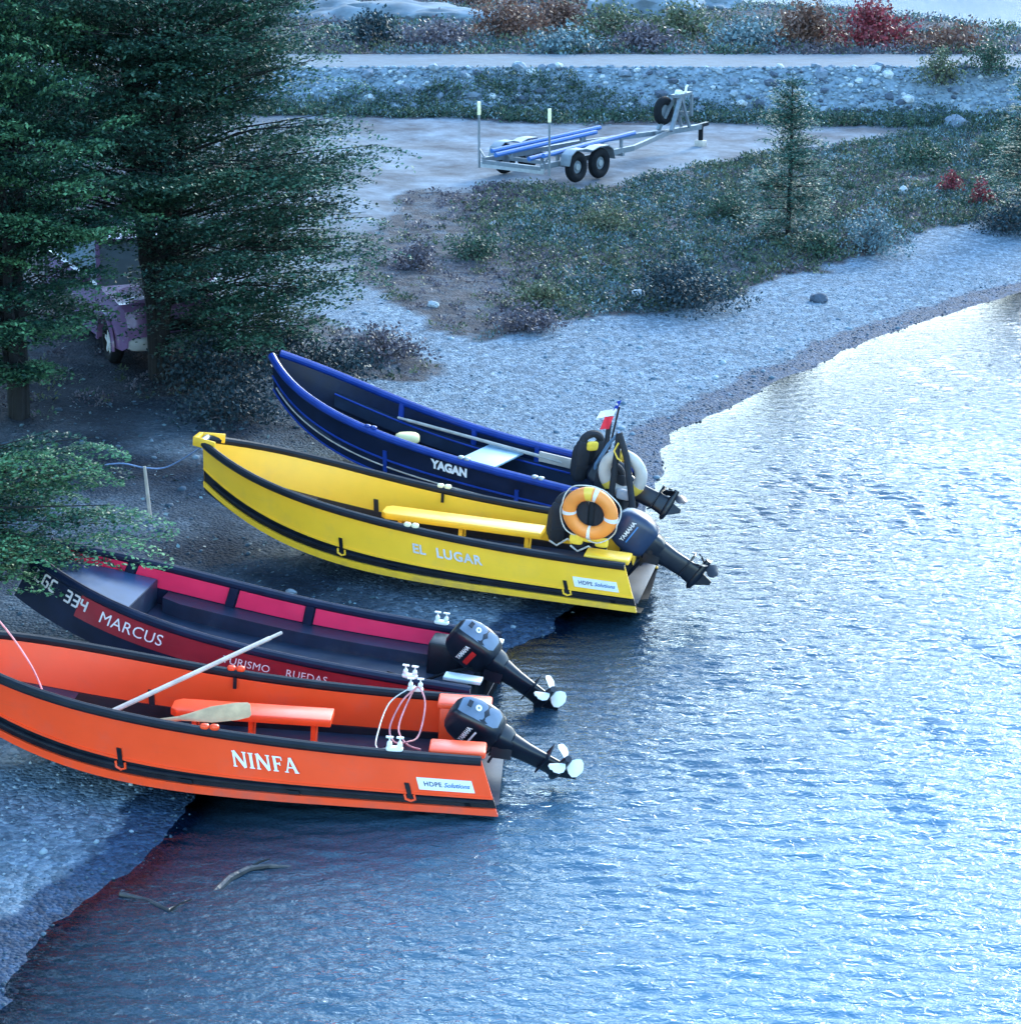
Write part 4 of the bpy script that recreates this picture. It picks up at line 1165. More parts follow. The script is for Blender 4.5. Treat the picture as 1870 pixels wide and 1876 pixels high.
# ------------------------------------------------------------------ road and embankment
def gzs(x, y): return float(gz(np.array([x]), np.array([y]))[0])
bx = axis([(-60, -14, 3), (-14, 18, .5), (18, 60, 3)])
def sheet(name, xs_, ys_, dz, m, kind='structure'):
    X, Y, F = grid(xs_, ys_)
    return tag(np_mesh(name, np.stack([X, Y, gz(X, Y) + dz], 1), F, m, smooth=True), kind=kind)
road_m = mat('gravel_road', (.085, .115, .15), .9, .25, 3, .5, 25)
sheet('road', bx, np.linspace(TOP0 + .15, TOP1 + .05, 8), .012, road_m)
bank = sheet('embankment', bx, np.linspace(FOOT + .05, TOP0 + .15, 9), .006, mat('embankment_gravel', (.15, .2, .25), .9, .4, 9, .8, 14))

ICO = None
def ico(sub):
    bm = bmesh.new(); bmesh.ops.create_icosphere(bm, subdivisions=sub, radius=1)
    V = np.array([v.co[:] for v in bm.verts]); F = np.array([[v.index for v in f.verts] for f in bm.faces]); bm.free()
    return V, F
def rock_mesh(name, sub, seed, sq=(1, .8, .6), rough=.28, m=None, smooth=False):
    V, F = ico(sub); o = Vector((seed * 7.7, seed * 3.1, 0))
    W = []
    for v in V:
        q = Vector(v)
        k = 1 + rough * mnoise.noise(q * 1.3 + o) + rough * .5 * mnoise.noise(q * 3.1 + o)
        q = q * k
        W.append((q.x * sq[0], q.y * sq[1], q.z * sq[2]))
    me = bpy.data.meshes.new(name); me.from_pydata(W, [], F.tolist()); me.materials.append(m)
    if smooth: me.polygons.foreach_set('use_smooth', [True] * len(me.polygons)); me.set_sharp_from_angle(angle=R(28))
    return me
stone_ms = [mat('stone_%s' % n, c, .85, .25, 3, .5, 9) for n, c in (('pale', (.22, .27, .32)), ('mid', (.13, .17, .225)), ('dark', (.055, .075, .11)), ('white', (.42, .46, .5)))]
stone_meshes = [rock_mesh('stone', 1, k + 1, (1, .8 + .1 * (k % 3), .62), .3, stone_ms[[0, 1, 1, 2, 1, 0, 2, 3][k % 8]]) for k in range(8)]
r3 = np.random.default_rng(11)
for k in range(290):
    x = r3.uniform(-3.6, 13.8); u = r3.random() ** 1.1; y = FOOT + .1 + u * (TOP0 - FOOT)
    s_ = .07 + .13 * r3.random() ** 2.8
    o = bpy.data.objects.new('stone', stone_meshes[r3.integers(8)])
    o.location = (x, y, gzs(x, y) + s_ * .2); o.rotation_euler = (r3.normal() * .3, r3.normal() * .3, r3.random() * 6.3); o.scale = (s_,) * 3
    link(o, bank)

OV = np.array([(1, 0, 0), (-1, 0, 0), (0, 1, 0), (0, -1, 0), (0, 0, 1), (0, 0, -1)], float)
OF = np.array([(0, 2, 4), (2, 1, 4), (1, 3, 4), (3, 0, 4), (2, 0, 5), (1, 2, 5), (3, 1, 5), (0, 3, 5)])
OV2, OF2 = ico(1)
def scatter_stones(name, P, S, m, rg, parent=None, V0=OV2, F0=OF2, wet=None):
    n = len(P)
    V = np.repeat(V0[None], n, 0) * rg.uniform(.6, 1.15, (n, len(V0), 1))
    V = V * S[:, None, None] * np.stack([np.ones(n), rg.uniform(.6, 1, n), rg.uniform(.4, .75, n)], 1)[:, None]
    a = rg.random(n) * 6.283; c, s_ = np.cos(a)[:, None], np.sin(a)[:, None]
    V = np.stack([V[..., 0] * c - V[..., 1] * s_, V[..., 0] * s_ + V[..., 1] * c, V[..., 2]], -1) + P[:, None]
    F = (F0[None] + (np.arange(n) * len(V0))[:, None, None]).reshape(-1, 3)
    tn = .2 + .8 * rg.random(n)
    if wet is not None: tn = tn * (1 - .78 * wet)  # darkens wet stones and those in the painted tree shade
    tone = np.repeat(tn, len(F0))
    return tag(np_mesh(name, V.reshape(-1, 3), F, m, parent, {'tone': ('FACE', tone)}), kind='stuff')
def tone_mat(name, stops, rough=.85):
    m, nt, b = nodes(name)
    a = nt.nodes.new('ShaderNodeAttribute'); a.attribute_name = 'tone'
    rp = nt.nodes.new('ShaderNodeValToRGB'); e = rp.color_ramp.elements
    while len(e) < len(stops): e.new(.5)
    for q, (p, c) in zip(e, stops): q.position = p; q.color = list(c) + [1]
    nt.links.new(a.outputs['Fac'], rp.inputs[0]); nt.links.new(rp.outputs[0], b.inputs['Base Color'])
    b.inputs['Roughness'].default_value = rough; b.inputs['Specular IOR Level'].default_value = .3
    return m
peb_m = tone_mat('pebble', [(0, (.015, .028, .045)), (.2, (.06, .10, .145)), (.45, (.15, .21, .27)), (.75, (.215, .28, .34)), (.97, (.32, .38, .43)), (1, (.5, .55, .58))])
n = 4200
x = r3.uniform(-12, 18, n); y = FOOT + .02 + r3.random(n) * (TOP0 - FOOT + .1)
tag(scatter_stones('bank_rubble', np.stack([x, y, gz(x, y) + .02], 1), .035 + .06 * r3.random(n) ** 2, peb_m, r3, bank))
# beach pebbles
n = 60000
x = r3.uniform(-7, 11, n); y = r3.uniform(14, 41, n)
d = dist_poly(x, y, SHORE)
k = (d > -.5) & (np.abs(x) < y * .225 + .4) & (r3.random(n) < np.clip(1.15 - d / 7, .12, 1))
for P in HEATH: k &= ~(inpoly(x, y, P) & (r3.random(n) < .93))
x, y = x[k], y[k]
scatter_stones('beach_pebbles', np.stack([x, y, gz(x, y) + .004], 1), .009 + .022 * r3.random(len(x)) ** 4, peb_m, r3, None, OV, OF, np.maximum(np.clip((.075 - (gz(x, y) - WL) + .025 * vnoise(x, y, 2, 71)) / .03, 0, 1), 1.15 * tree_shade_at(x, y)))

n = 900
x = r3.uniform(-7, 9, n); y = r3.uniform(15, 38, n); d = dist_poly(x, y, SHORE)
k = (d > -.6) & (np.abs(x) < y * .225 + .4)
for P in HEATH: k &= ~inpoly(x, y, P)
x, y = x[k], y[k]
scatter_stones('beach_stones', np.stack([x, y, gz(x, y) + .004], 1), .025 + .05 * r3.random(len(x)) ** 3, peb_m, r3, wet=.95 * tree_shade_at(x, y))  # not wet: tree shade painted into the stone tones

def lone_rock(px, py, z, r_, m, label, sq=(1, .8, .65), seed=1, name='rock', sub=3):
    p = at_ground(px, py)
    o = link(bpy.data.objects.new(name, rock_mesh(name, sub, seed, sq, .3, m, True)))
    o.location = (p.x, p.y + r_ * .5, gzs(p.x, p.y) + r_ * sq[2] * .35); o.scale = (r_,) * 3; o.rotation_euler = (0, 0, seed)
    tag(o, label, 'rock'); return o
lone_rock(1500, 554, .3, .15, stone_ms[2], 'single dark boulder on the open pebble beach', seed=3)
lone_rock(1170, 548, .4, .14, stone_ms[3], 'white stone at the edge of the dark low bush', (1, .7, .8), 5)
lone_rock(793, 562, .6, .09, stone_ms[3], 'small white stone among the brown heath', seed=6)
lone_rock(905, 413, .9, .09, stone_ms[3], 'small white stone near the top of the heath below the trailer', seed=7)
lone_rock(1655, 356, .9, .12, stone_ms[3], 'white stone beside the red shrubs on the right', (.7, .7, 1), 8)
lone_rock(533, 1090, 0, .06, stone_ms[0], 'pale stone on the pebbles above the red boat', seed=9)
lone_rock(1755, 172, 1.2, .30, stone_ms[1], 'grey boulder on the bank beside the olive bush', seed=10)
outc = mat('outcrop_rock', (.13, .165, .20), .95, .55, 1.6, 1.0, 4)
for k, (px, py, r_, sq) in enumerate([(640, 52, 1.3, (1.2, .8, .42)), (745, 50, 1.8, (1.3, .8, .36)), (840, 62, 1.1, (1.5, .7, .3)), (1190, 22, 1.5, (1.1, .8, .5)), (1275, 16, 1.2, (1.2, .7, .4))]):
    lab = ['pale rounded outcrop close behind the big tree beyond the road', 'broad pale rock hump left of the rust coloured scrub', 'low pale slab at the right end of the outcrop', 'pale rock rising at the top edge near the far lake', 'pale rock at the top edge where the far water begins'][k]
    p = at(px, py, 1.4)
    o = link(bpy.data.objects.new('rock_outcrop', rock_mesh('rock_outcrop', 4, 20 + k, sq, .38, outc, True)))
    o.location = (p.x, min(p.y, 88), gzs(p.x, min(p.y, 88)) + .05); o.scale = (r_,) * 3
    tag(o, lab, 'rock outcrop', 'pale outcrops beyond the road')

# ------------------------------------------------------------------ trees
def leaf_quads(C, D, N, L, Wd):
    """rhombic leaves: centre C, direction D, normal N"""
    S = np.cross(N, D)
    S /= np.linalg.norm(S, axis=1, keepdims=True) + 1e-9
    L, Wd = np.asarray(L)[:, None], np.asarray(Wd)[:, None]
    V = np.stack([C - D * L / 2, C + S * Wd / 2 + D * L * .05, C + D * L / 2, C - S * Wd / 2 + D * L * .05], 1)
    F = np.arange(len(C) * 4).reshape(-1, 4)
    return V.reshape(-1, 3), F
def unit(a): return a / (np.linalg.norm(a, axis=-1, keepdims=True) + 1e-9)

def spray_leaves(rg, p0, d, ln, n, leaf, flat=.42, width=.3, plates=None):
    """flat plates of leaves carried along a limb from p0 in direction d"""
    up = np.array([0, 0, 1.]); side = np.cross(d, up); side /= np.linalg.norm(side) + 1e-9
    m = plates or max(3, int(3 + 3.4 * ln))
    ps = .12 + .86 * np.sort(rg.random(m)) ** .75
    pw = rg.normal(size=m) * width * ln * np.clip(1.1 - .6 * ps, .25, 1)
    pa = rg.uniform(.20, .38, m) * (.55 + .25 * ln); pb = pa * rg.uniform(.45, .8, m)
    pz = rg.normal(size=m) * .05 - .08 * ln * (ps - .5) ** 2
    k = rg.integers(m, size=n)
    q = rg.normal(size=(n, 2)); q /= np.maximum(1, np.linalg.norm(q, axis=1, keepdims=True) / 1.7)
    u, w = q[:, 0] * pa[k], q[:, 1] * pb[k]
    s_ = ps[k] + u / ln
    yaw = (np.sign(pw) * .5 * np.clip(np.abs(pw) / (.2 * ln + .01), 0, 1))[k]
    uu, ww = u * np.cos(yaw) - w * np.sin(yaw), u * np.sin(yaw) + w * np.cos(yaw)
    C = p0 + d * (ps[k] * ln + uu)[:, None] + side * (pw[k] + ww)[:, None]
    C = C + up * (pz[k] - .22 * (u ** 2 + w ** 2) / (pa[k] + .01) + .013 * rg.normal(size=n))[:, None]
    D = unit(d * .8 + side * np.sign(w)[:, None] * .5 + rg.normal(size=(n, 3)) * [.5, .5, .25])
    N = unit(up + rg.normal(size=(n, 3)) * flat)
    return C, D, N, rg.uniform(.75, 1.3, n) * leaf, np.clip(.5 + .25 * u / pa[k] + .15 * rg.normal(size=m)[k] * 2, 0, 1.2)

def broad_tree(name, base, H, env, nl, per, leaf, lm, bark, label, cat='tree', seed=1, stems=4, zmin=.7, custom=None, tip=.0, lean=(0, 0), group=None, dens=None, gap=None):
    rg = np.random.default_rng(seed)
    base = np.array(base, float); base[2] = gzs(base[0], base[1])
    root = empty(name, base); tag(root, label, cat, group)
    Rm = lambda h: np.interp(h, [e[0] for e in env], [e[1] for e in env])
    # trunk with several stems
    tr = MB(); stem_xy = []
    for k in range(stems):
        a = 2 * math.pi * k / stems + rg.random(); sp = .12 + .26 * rg.random() if stems > 1 else 0
        pts = [Vector((.22 * sp * math.cos(a) * 1.5, .22 * sp * math.sin(a) * 1.5, -.15))]
        for h in np.linspace(.4, H * (.6 + .4 * rg.random()), 7):
            q = sp * (h / 3) ** .8
            pts.append(Vector((q * math.cos(a) + .05 * rg.normal() + lean[0] * h, q * math.sin(a) + .05 * rg.normal() + lean[1] * h, h)))
        r0 = .085 if stems > 1 else .12
        tr.tube(pts, [r0 * (1 - .85 * i / 7) for i in range(8)], 8); stem_xy.append(pts)
    trunk = tr.build('trunk', bark, root)
    bm_ = MB(); Vs, Fs, Ts = [], [], []; cnt = 0
    limbs = []
    for k in range(nl):
        h = zmin + (H - zmin) * (k + rg.random()) / nl if dens is None else float(np.interp((k + rg.random()) / nl, [0, .8, 1], [zmin, dens, H]))
        a = rg.random() * 2 * math.pi
        tier = .52; ph_ = .12 * math.sin(2 * a + seed) + .06 * math.sin(5 * a)
        h = max(zmin, (math.floor((h - ph_) / tier) + .5 + .11 * rg.normal()) * tier + ph_)
        if gap and gap(h, a): continue
        limbs.append((h, a, Rm(h) * rg.uniform(.72, 1.08), None))
    if custom: limbs += custom
    for h, a, ln, pt in limbs:
        near_b = pt is not None
        st = stem_xy[rg.integers(len(stem_xy))]
        i = min(len(st) - 2, int(max(0, np.searchsorted([q.z for q in st], h) - 1)))
        q0, q1 = st[i], st[i + 1]
        f = 0 if q1.z == q0.z else np.clip((h * .86 - q0.z) / (q1.z - q0.z), 0, 1)
        p0 = np.array(q0.lerp(q1, float(f)))
        end = np.array([ln * math.cos(a), ln * math.sin(a), h + .10 * ln])
        if pt is not None: end = np.array(pt) - base
        d = end - p0; L = np.linalg.norm(d); d /= L
        mid = Vector(p0 + d * L * .5) + Vector((0, 0, .06 * L))
        bm_.tube([Vector(p0), mid, Vector(end)], [.008 + .006 * L, .005 + .003 * L, .003], 5)
        for q in range(2):
            s_ = .3 + .6 * rg.random(); b0 = Vector(p0 + d * L * s_); sd = np.cross(d, [0, 0, 1]) * rg.choice([-1, 1])
            bm_.tube([b0, b0 + Vector(d * .5 + sd * .55) * L * .26 + Vector((0, 0, .01))], [.008, .003], 4)
        n = int(per * (.35 + .65 * min(1.5, L / 2.2)))
        lf = leaf if h < 6.5 else leaf * 1.8
        if h > 6.5: n = n // 3
        C, D, N, S, sv = spray_leaves(rg, p0, d, L, int(n * 1.1) if near_b else n, lf, **({'width': .09, 'plates': 7} if near_b else {}))
        n = len(C)
        V, F = leaf_quads(C, D, N, S, S * .62)
        Vs.append(V); Fs.append(F + cnt); cnt += len(V)
        Ts.append(np.clip(.12 + .22 * rg.random() + .13 * rg.normal(size=n) + 1.2 * tip * (sv - .55), 0, 1))
    br = bm_.build('branches', bark, root)
    crown = np_mesh('crown', np.concatenate(Vs), np.concatenate(Fs), lm, root, {'tone': ('FACE', np.concatenate(Ts))})
    return root
bark = mat('tree_bark', (.010, .011, .014), .9, .35, 8, .6, 20)
leaf_a = leafmat('beech_leaves_dark', (.010, .042, .036), (.085, .20, .125), .12)
leaf_b = leafmat('beech_leaves_bright', (.014, .052, .042), (.14, .32, .15), .12)
leaf_f = leafmat('needle_leaves', (.02, .065, .06), (.085, .20, .15), .1)
g0 = at_ground(292, 695)
broad_tree('beech_tree', g0, 11, [(0, 1.3), (.5, 1.9), (1.2, 2.5), (2.0, 2.85), (3, 2.75), (4, 2.35), (5, 2.1), (6.5, 1.9), (9, 1.2), (11, .3)], 225, 1650, .052, leaf_a, bark,
           'tall dark tree with flat layered sprays and many stems beside the car', seed=5, stems=9, zmin=.55, tip=.45, dens=5.6, gap=lambda h, a: (h < 2.25 and math.cos(a) < .0) or (h < 1.3 and math.sin(a) < -.55 and math.cos(a) < .6))
g1 = at_ground(35, 765)
broad_tree('beech_tree', g1, 10, [(0, .9), (1, 1.3), (2, 1.5), (3.5, 1.5), (5, 1.25), (7, 1.0), (10, .3)], 160, 1450, .052, leaf_b, bark,
           'brighter green tree at the left edge in front of the car', seed=9, stems=3, zmin=.75, tip=.7, dens=5.4, gap=lambda h, a: .5 < h < 2.25 and math.cos(a) > .72)
cl = [(1.9, 0, 2.4, at(175, 800, 0).lerp(Vector((0, 0, CAMH)), .27)), (1.8, 0, 2.4, at(100, 790, 0).lerp(Vector((0, 0, CAMH)), .29)), (1.7, 0, 2.4, at(165, 850, 0).lerp(Vector((0, 0, CAMH)), .24)),
      (1.5, 0, 2.2, at(212, 925, 0).lerp(Vector((0, 0, CAMH)), .2)), (1.5, 0, 2.2, at(100, 880, 0).lerp(Vector((0, 0, CAMH)), .2)), (1.4, 0, 2.2, at(190, 960, 0).lerp(Vector((0, 0, CAMH)), .18)),
      (1.3, 0, 2.2, at(162, 1005, 0).lerp(Vector((0, 0, CAMH)), .13)), (1.2, 0, 2.2, at(100, 980, 0).lerp(Vector((0, 0, CAMH)), .13)), (1.2, 0, 2.2, at(20, 985, 0).lerp(Vector((0, 0, CAMH)), .12)), (1.6, 0, 2.2, at(20, 830, 0).lerp(Vector((0, 0, CAMH)), .25)), (1.3, 0, 2, at(10, 940, 0).lerp(Vector((0, 0, CAMH)), .2))]
broad_tree('beech_tree', (-6.0, 20.4, 0), 8, [(0, .7), (2, 1.0), (4, 1.5), (6, 1.2), (8, .3)], 50, 3800, .04, leaf_b, bark,
           'nearest tree, its leafy boughs reaching in from the left over the red bow', seed=21, stems=2, zmin=2.6, tip=.8, custom=cl)

def conifer(name, px, py, z, H, r0, label, seed, whorls=14, per=680):
    rg = np.random.default_rng(seed)
    p = at_ground(px, py); p.z = gzs(p.x, p.y)
    root = empty(name, p); tag(root, label, 'conifer', 'young conifers in the scrub')
    MB().tube([(0, 0, -.1), (.02, 0, H * .5), (0, .01, H)], [.05, .035, .006], 7).build('trunk', bark, root)
    Vs, Fs, Ts, cnt = [], [], [], 0; bm_ = MB()
    for k in range(whorls):
        h = H * (.04 + .93 * (k + .3 * rg.random()) / whorls)
        L0 = r0 * min(1, 1.25 * (1 - h / H)) * rg.uniform(.75, 1.15) + .07
        for q in range(rg.integers(6, 9)):
            a = rg.random() * 6.283; L = L0 * rg.uniform(.7, 1.15)
            d = unit(np.array([math.cos(a), math.sin(a), -.05 + .5 * (h / H)]))
            p0 = np.array([0, 0, h])
            bm_.tube([Vector(p0), Vector(p0 + d * L)], [.009, .003], 4)
            C, D, N, S, sv = spray_leaves(rg, p0, d, L, int(per * (.08 + .45 * L)), .05, .35, .26)
            V, F = leaf_quads(C, D, N, S * 1.25, S * .5)
            Vs.append(V); Fs.append(F + cnt); cnt += len(V); Ts.append(np.clip(.35 + .3 * rg.normal(size=len(C)) + .3 * (sv - .5), 0, 1))
    bm_.build('branches', bark, root)
    np_mesh('crown', np.concatenate(Vs), np.concatenate(Fs), leaf_f, root, {'tone': ('FACE', np.concatenate(Ts))})
conifer('young_conifer', 1442, 440, .8, 3.0, .72, 'young conifer with a pointed top standing alone in the heath', 3)
conifer('young_conifer', 1872, 412, .8, 3.0, .66, 'dark conifer cut by the right edge of the picture', 4)

for k, (x, y) in enumerate([(-8.6, 15.5), (-8.9, 24.0), (-10.5, 30.5)]):  # unseen trees added left of frame to shade the shore and darken reflections
    broad_tree('beech_tree', (x, y, 0), 11, [(0, 1.6), (2, 2.6), (4, 2.6), (7, 1.9), (11, .3)], 70, 500, .13, leaf_a, bark,  # added unseen shade trees
               ['unseen tree added to shade the left shore nearest the bridge', 'unseen tree added to shade the beach beside the bows of the boats', 'unseen tree added for shade left of the parked car'][k], seed=31 + k, stems=2, zmin=1.6, tip=.3)

# ------------------------------------------------------------------ shrubs and heath
PAL = {'green': leafmat('shrub_green', (0.015, 0.040, 0.033), (0.068, 0.135, 0.083), .15), 'olive': leafmat('shrub_olive', (0.037, 0.057, 0.038), (0.162, 0.200, 0.114), .15),
       'purple': leafmat('shrub_purple_brown', (0.043, 0.040, 0.061), (0.186, 0.171, 0.213), .15), 'grey': leafmat('shrub_grey', (0.037, 0.072, 0.091), (0.211, 0.328, 0.380), .15),
       'rust': leafmat('shrub_rust', (.07, .04, .036), (.22, .12, .09), .2), 'red': leafmat('shrub_red', (.10, .02, .03), (.32, .05, .07), .2),
       'dark': leafmat('shrub_dark', (0.007, 0.020, 0.030), (0.037, 0.072, 0.091), .1)}
twig_m = mat('twigs', (.09, .08, .085), .9, .3)
def shrub(px, py, w, h, kind, label, seed, z=.8, n=900, leaf=.045, twigs=14, tw=twig_m):
    rg = np.random.default_rng(seed)
    p = at_ground(px, py)
    p.z = gzs(p.x, p.y)
    root = empty('shrub', p); tag(root, label, 'shrub')
    mb = MB(); tips = []
    for k in range(twigs):
        a = rg.random() * 6.283; e = rg.uniform(.15, 1)
        t_ = np.array([w / 2 * e * math.cos(a), w / 2 * e * math.sin(a), h * (1.06 - .6 * e * e) * rg.uniform(.7, 1.1)])
        tips.append(t_); mb.tube([(.1 * t_[0], .1 * t_[1], -.03), Vector(t_ * .5) + Vector((0, 0, .1 * h)), t_], [.014, .009, .003], 4)
    mb.build('stems', tw, root)
    tips = np.array(tips)
    q = unit(rg.normal(size=(n, 3))); q[:, 2] = np.abs(q[:, 2]); rr = rg.random(n) ** .35
    C1 = q * rr[:, None] * [w / 2, w / 2, h]
    lump = 1 + .28 * np.sin(q[:, 0] * 5 + seed) * np.cos(q[:, 1] * 4 + seed * 2) + .18 * np.sin(q[:, 2] * 9 + q[:, 0] * 7)
    C1 *= lump[:, None]
    C2 = tips[rg.integers(len(tips), size=n)] * rg.uniform(.45, 1.05, (n, 1)) + rg.normal(size=(n, 3)) * .06 * w
    C = np.where(rg.random((n, 1)) < .55, C1, C2); C[:, 2] = np.maximum(C[:, 2], .01)
    D = unit(rg.normal(size=(n, 3)) + [0, 0, .5]); N = unit(rg.normal(size=(n, 3)) + [0, -.2, .9])
    S = leaf * rg.uniform(.7, 1.5, n)
    V, F = leaf_quads(C, D, N, S, S * .6)
    np_mesh('foliage', V, F, PAL[kind], root, {'tone': ('FACE', np.clip(.2 + .5 * C[:, 2] / h * 0 + .35 * rg.random(n) + .25 * rg.normal(size=n), 0, 1))})
    return root
SHR = [(1255, 560, 2.1, .62, 'dark', 'wide dark low bush reaching out onto the pebble beach', .5, 5200, .05),
       (1262, 515, .5, .42, 'grey', 'pale grey twiggy sprig in the middle of the dark bush', .6, 500, .04),
       (1600, 462, 1.3, .75, 'grey', 'grey blue shrub at the beach edge right of the lone conifer', .6, 2400, .05),
       (1500, 470, .8, .45, 'green', 'small dark green shrub at the foot of the lone conifer', .6, 1300, .05),
       (1716, 198, 1.2, .75, 'olive', 'round olive brown bush at the foot of the embankment', 1.0, 1700, .06),
       (1810, 195, 1.5, .75, 'green', 'green bush between the olive bush and the right edge', 1.0, 1800, .06),
       (1742, 352, .55, .42, 'red', 'small dull red shrub left of the brighter one in the heath', .9, 600, .05),
       (1797, 372, .5, .46, 'red', 'bright red little shrub in the heath near the right edge', .9, 700, .05),
       (1845, 300, 1.6, .6, 'green', 'spreading green bush under the right edge conifer', .9, 2200, .06),
       (1690, 300, 1.4, .45, 'green', 'low dark green bush on the upper edge of the heath', .9, 1900, .06),
       (1845, 425, 1.3, .5, 'dark', 'dark scrub bush at the right edge above the beach', .7, 2000, .05),
       (870, 470, 1.2, .35, 'green', 'low green bush in the middle of the heath below the trailer', .8, 1500, .05),
       (990, 560, 1.1, .32, 'olive', 'low olive bush at the lower edge of the heath', .6, 1400, .05),
       (960, 600, 1.2, .30, 'purple', 'low purple brown bush where the heath meets the pebbles', .6, 1300, .05),
       (760, 490, 1.0, .34, 'purple', 'purple brown bush at the left end of the heath', .8, 1100, .05),
       (1100, 420, 1.3, .36, 'olive', 'olive brown bush under the trailer wheels', .9, 1500, .05),
       (1330, 400, 1.2, .4, 'green', 'dark green bush left of the lone conifer', .9, 1600, .05),
       (395, 725, 1.7, .75, 'dark', 'tall dark undergrowth right of the big tree trunk', .6, 3600, .05),
       (500, 660, 1.3, .6, 'dark', 'dark undergrowth behind the pointed blue bow', .6, 2600, .05),
       (600, 690, 1.5, .5, 'dark', 'dark bush growing against the bow of the blue boat', .6, 2200, .05),
       (700, 655, 1.2, .4, 'purple', 'brown bush behind the far gunwale of the blue boat', .6, 1400, .05),
       (420, 770, 1.4, .4, 'dark', 'dark low scrub between the tree and the yellow bow', .5, 1800, .05)]
for k, (px, py, w, h, kd, lab, z, n, lf) in enumerate(SHR):
    shrub(px, py, w, h, kd, lab, 40 + k, z, n, lf)
FAR_SHR = [(1480, 82, 1.9, 1.1, 'rust', 'dark rust red bush left of the crimson one on the far shore', 2000, .10), (1600, 84, 2.2, 1.0, 'red', 'crimson bush by the far lake shore', 2400, .10),
           (1730, 90, 2.6, .45, 'rust', 'low rust red bush right of the crimson one', 1500, .10), (935, 70, 2.2, 1.0, 'rust', 'tall rust coloured bush right of the pale outcrop', 2000, .10),
           (1025, 58, 2.0, .9, 'rust', 'rust coloured bush behind the middle of the road', 1700, .10), (1120, 72, 2.4, .8, 'olive', 'olive bush beyond the middle of the road', 1700, .10),
           (1250, 72, 2.6, .8, 'olive', 'olive green bush beyond the road below the far rocks', 1700, .10), (1370, 84, 2.2, .6, 'grey', 'grey green bush beyond the road left of the red ones', 1500, .10),
           (680, 84, 2.0, .8, 'dark', 'dark bush at the foot of the pale outcrop', 1500, .10), (800, 88, 2.2, .6, 'purple', 'brown scrub beyond the road below the outcrop', 1500, .10),
           (1040, 92, 2.0, .5, 'grey', 'grey green scrub on the far road edge', 1400, .10), (860, 15, 2.0, .9, 'rust', 'rust coloured bush at the top edge of the picture', 1500, .10), (1180, 90, 1.8, .5, 'purple', 'brown scrub on the far road edge right of the middle', 1300, .10)]
for k, (px, py, w, h, kd, lab, n, lf) in enumerate(FAR_SHR):
    shrub(px, py, w, h, kd, lab, 80 + k, 1.5, n, lf)

def heath(name, P, r_, h, q, seed, leaf, pal, pick):
    """countless low tufts: one object"""
    rg = np.random.default_rng(seed); n = len(P)
    C = np.repeat(P, q, 0)
    o = rg.normal(size=(n * q, 3)); o = unit(o) * rg.random((n * q, 1)) ** .5; o[:, 2] = np.abs(o[:, 2])
    rs = np.repeat(rg.uniform(.6, 1.3, n), q)[:, None]
    C = C + o * rs * [r_, r_, h]
    D = unit(o + rg.normal(size=o.shape) * .6 + [0, 0, .4]); N = unit(rg.normal(size=o.shape) + [0, -.3, .8])
    S = leaf * rg.uniform(.6, 1.5, n * q)
    V, F = leaf_quads(C, D, N, S, S * .5)
    mi = np.repeat(pick, q)
    tone = np.clip(np.repeat(.33 + .24 * rg.normal(size=n), q) + .09 * rg.normal(size=n * q), 0, 1)
    return tag(np_mesh(name, V, F, [PAL[k] for k in pal], None, {'tone': ('FACE', tone)}, mi=mi), kind='stuff')
def scatter_in(polys, n, seed, jit=.5):
    rg = np.random.default_rng(seed); A = np.concatenate([np.array(p) for p in polys])
    x = rg.uniform(max(A[:, 0].min(), -13), min(A[:, 0].max(), 16), n); y = rg.uniform(A[:, 1].min(), A[:, 1].max(), n)
    k = np.zeros(n, bool)
    for P in polys: k |= inpoly(x + jit * vnoise(x, y, .8, 21), y + 1.6 * jit * vnoise(x, y, .8, 22), P)
    k &= (np.abs(x) < y * .235 + 1) & (dist_poly(x, y, SHORE) > 1.0)
    bald = vnoise(x, y, 1.3, 51) > -.38
    k &= bald | (rg.random(n) < .3)
    thin = np.clip((np.interp(y, [34, 40, 46], [1.5, .6, .0]) + .8 * vnoise(x, y, .6, 52) - x) / 1.5, 0, 1)
    k &= (y > 50) | (rg.random(n) > .86 * thin)
    x, y = x[k], y[k]
    return np.stack([x, y, gz(x, y)], 1), rg
P, rg = scatter_in(HEATH, 52000, 5)
v = vnoise(P[:, 0], P[:, 1], .55, 61) + .35 * rg.normal(size=len(P)) - np.clip((.5 - P[:, 0]) / 3, -.1, .6) * .9
pick = np.select([v < -.55, v < -.05, v < .35, v < .75], [2, 1, 0, 3], 0)
heath('heath_cover', P, .15, .14, 17, 6, .052, ['green', 'olive', 'purple', 'grey'], pick)
P, rg = scatter_in([FRINGE], 9000, 7, .2)
v = rg.normal(size=len(P)) + vnoise(P[:, 0], P[:, 1], .5, 62)
heath('bank_foot_scrub', P, .2, .26, 18, 8, .06, ['green', 'olive', 'grey'], np.select([v < .5, v < 1.1], [0, 1], 2))
n = 5200; rg = np.random.default_rng(12)
y = TOP1 + .15 + 34 * rg.random(n) ** 1.5; x = rg.uniform(-9, 21, n)
k = (y < lake_y(x) - .8) & (np.abs(x) < y * .23 + 2); x, y = x[k], y[k]
P = np.stack([x, y, gz(x, y)], 1); v = vnoise(x, y, .25, 63) + .4 * rg.normal(size=len(x))
heath('far_scrub', P, .42, .24, 20, 13, .085, ['olive', 'purple', 'grey', 'rust', 'green'], np.select([v < -.3, v < .05, v < .4, v < .46], [1, 0, 2, 3], 4))

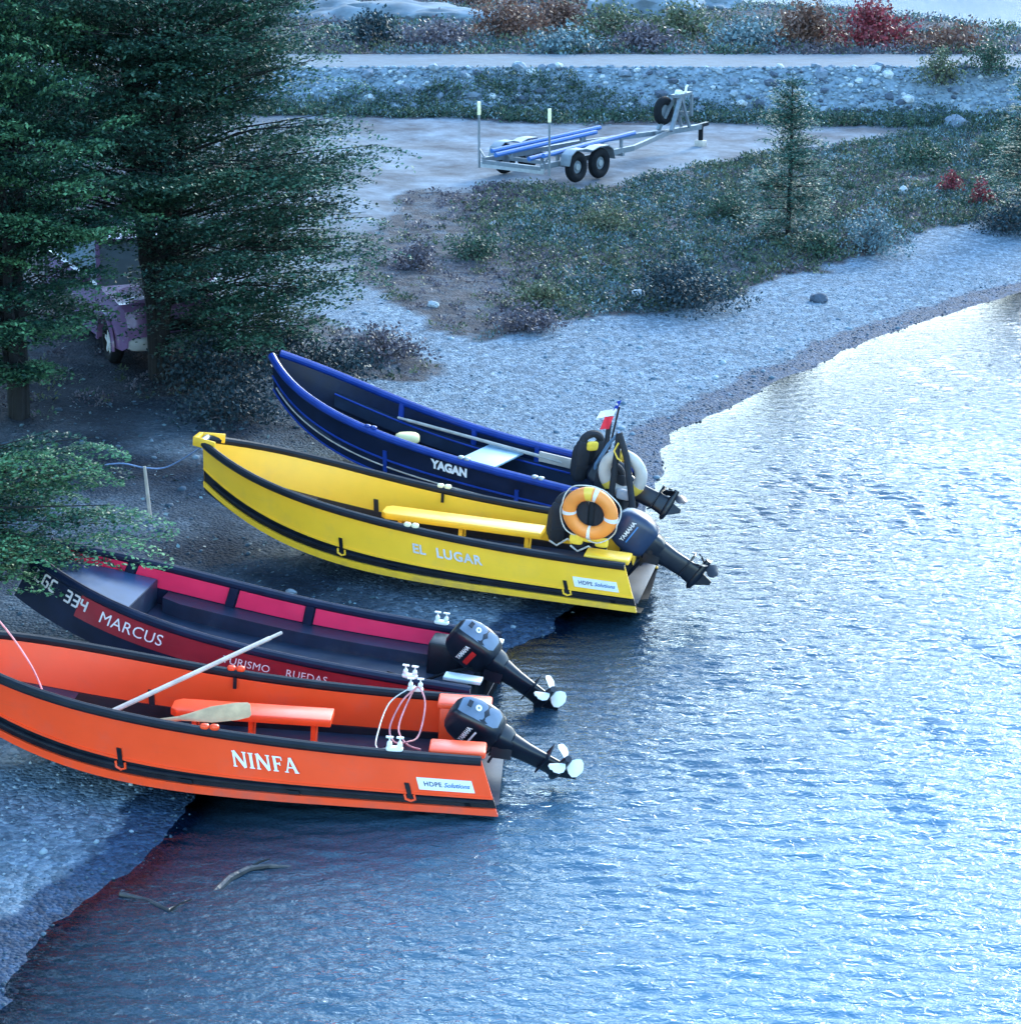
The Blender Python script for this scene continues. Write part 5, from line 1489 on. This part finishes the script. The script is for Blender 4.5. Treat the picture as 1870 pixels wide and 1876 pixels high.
n = 5200; rg = np.random.default_rng(15)
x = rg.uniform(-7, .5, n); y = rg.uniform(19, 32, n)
k = (rg.random(n) < tree_shade_at(x, y)) & (dist_poly(x, y, SHORE) > .4) & (vnoise(x, y, 1.6, 72) > -.25); x, y = x[k], y[k]
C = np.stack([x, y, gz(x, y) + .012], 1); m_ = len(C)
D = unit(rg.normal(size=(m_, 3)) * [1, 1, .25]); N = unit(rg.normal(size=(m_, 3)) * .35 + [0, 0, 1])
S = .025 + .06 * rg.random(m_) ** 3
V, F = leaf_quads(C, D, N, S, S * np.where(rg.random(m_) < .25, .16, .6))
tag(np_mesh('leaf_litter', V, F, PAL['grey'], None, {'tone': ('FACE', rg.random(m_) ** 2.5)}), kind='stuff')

# ------------------------------------------------------------------ driftwood at the water's edge
def driftwood(pxs, r_, label, seed):
    rg = np.random.default_rng(seed)
    pts = [at(px, py, z) for px, py, z in pxs]
    root = empty('driftwood', pts[0]); tag(root, label, 'driftwood', 'driftwood in the shallows')
    loc = [p - pts[0] for p in pts]
    MB().tube(loc, [r_ * (1 - .5 * i / (len(loc) - 1)) for i in range(len(loc))], 7).build('limb', mat('wet_wood_%d' % seed, (.035, .035, .04), .35, .4, 9, .6, 25), root)
    mid = loc[len(loc) // 2]
    MB().tube([mid, mid + Vector((.08, .06, .03)), mid + Vector((.16, .1, .04))], [r_ * .4, r_ * .3, r_ * .15], 5).build('side_twig', bark, root)
driftwood([(390, 1640, WL - .03), (420, 1610, WL + .01), (455, 1592, WL + .02), (490, 1587, WL + .01), (535, 1590, WL - .02)], .035, 'curved wet branch lying in the shallows below the orange boat', 1)
driftwood([(220, 1638, WL + .01), (270, 1650, WL - .01), (310, 1668, WL + .01), (350, 1648, WL - .02)], .022, 'thin wet branch in the shallows nearer the beach', 2)
lone_rock(405, 1640, WL, .07, stone_ms[2], 'black stone breaking the water beside the driftwood', seed=14)
lone_rock(225, 1642, WL, .045, stone_ms[2], 'small black stone at the waterline left of the driftwood', seed=15)
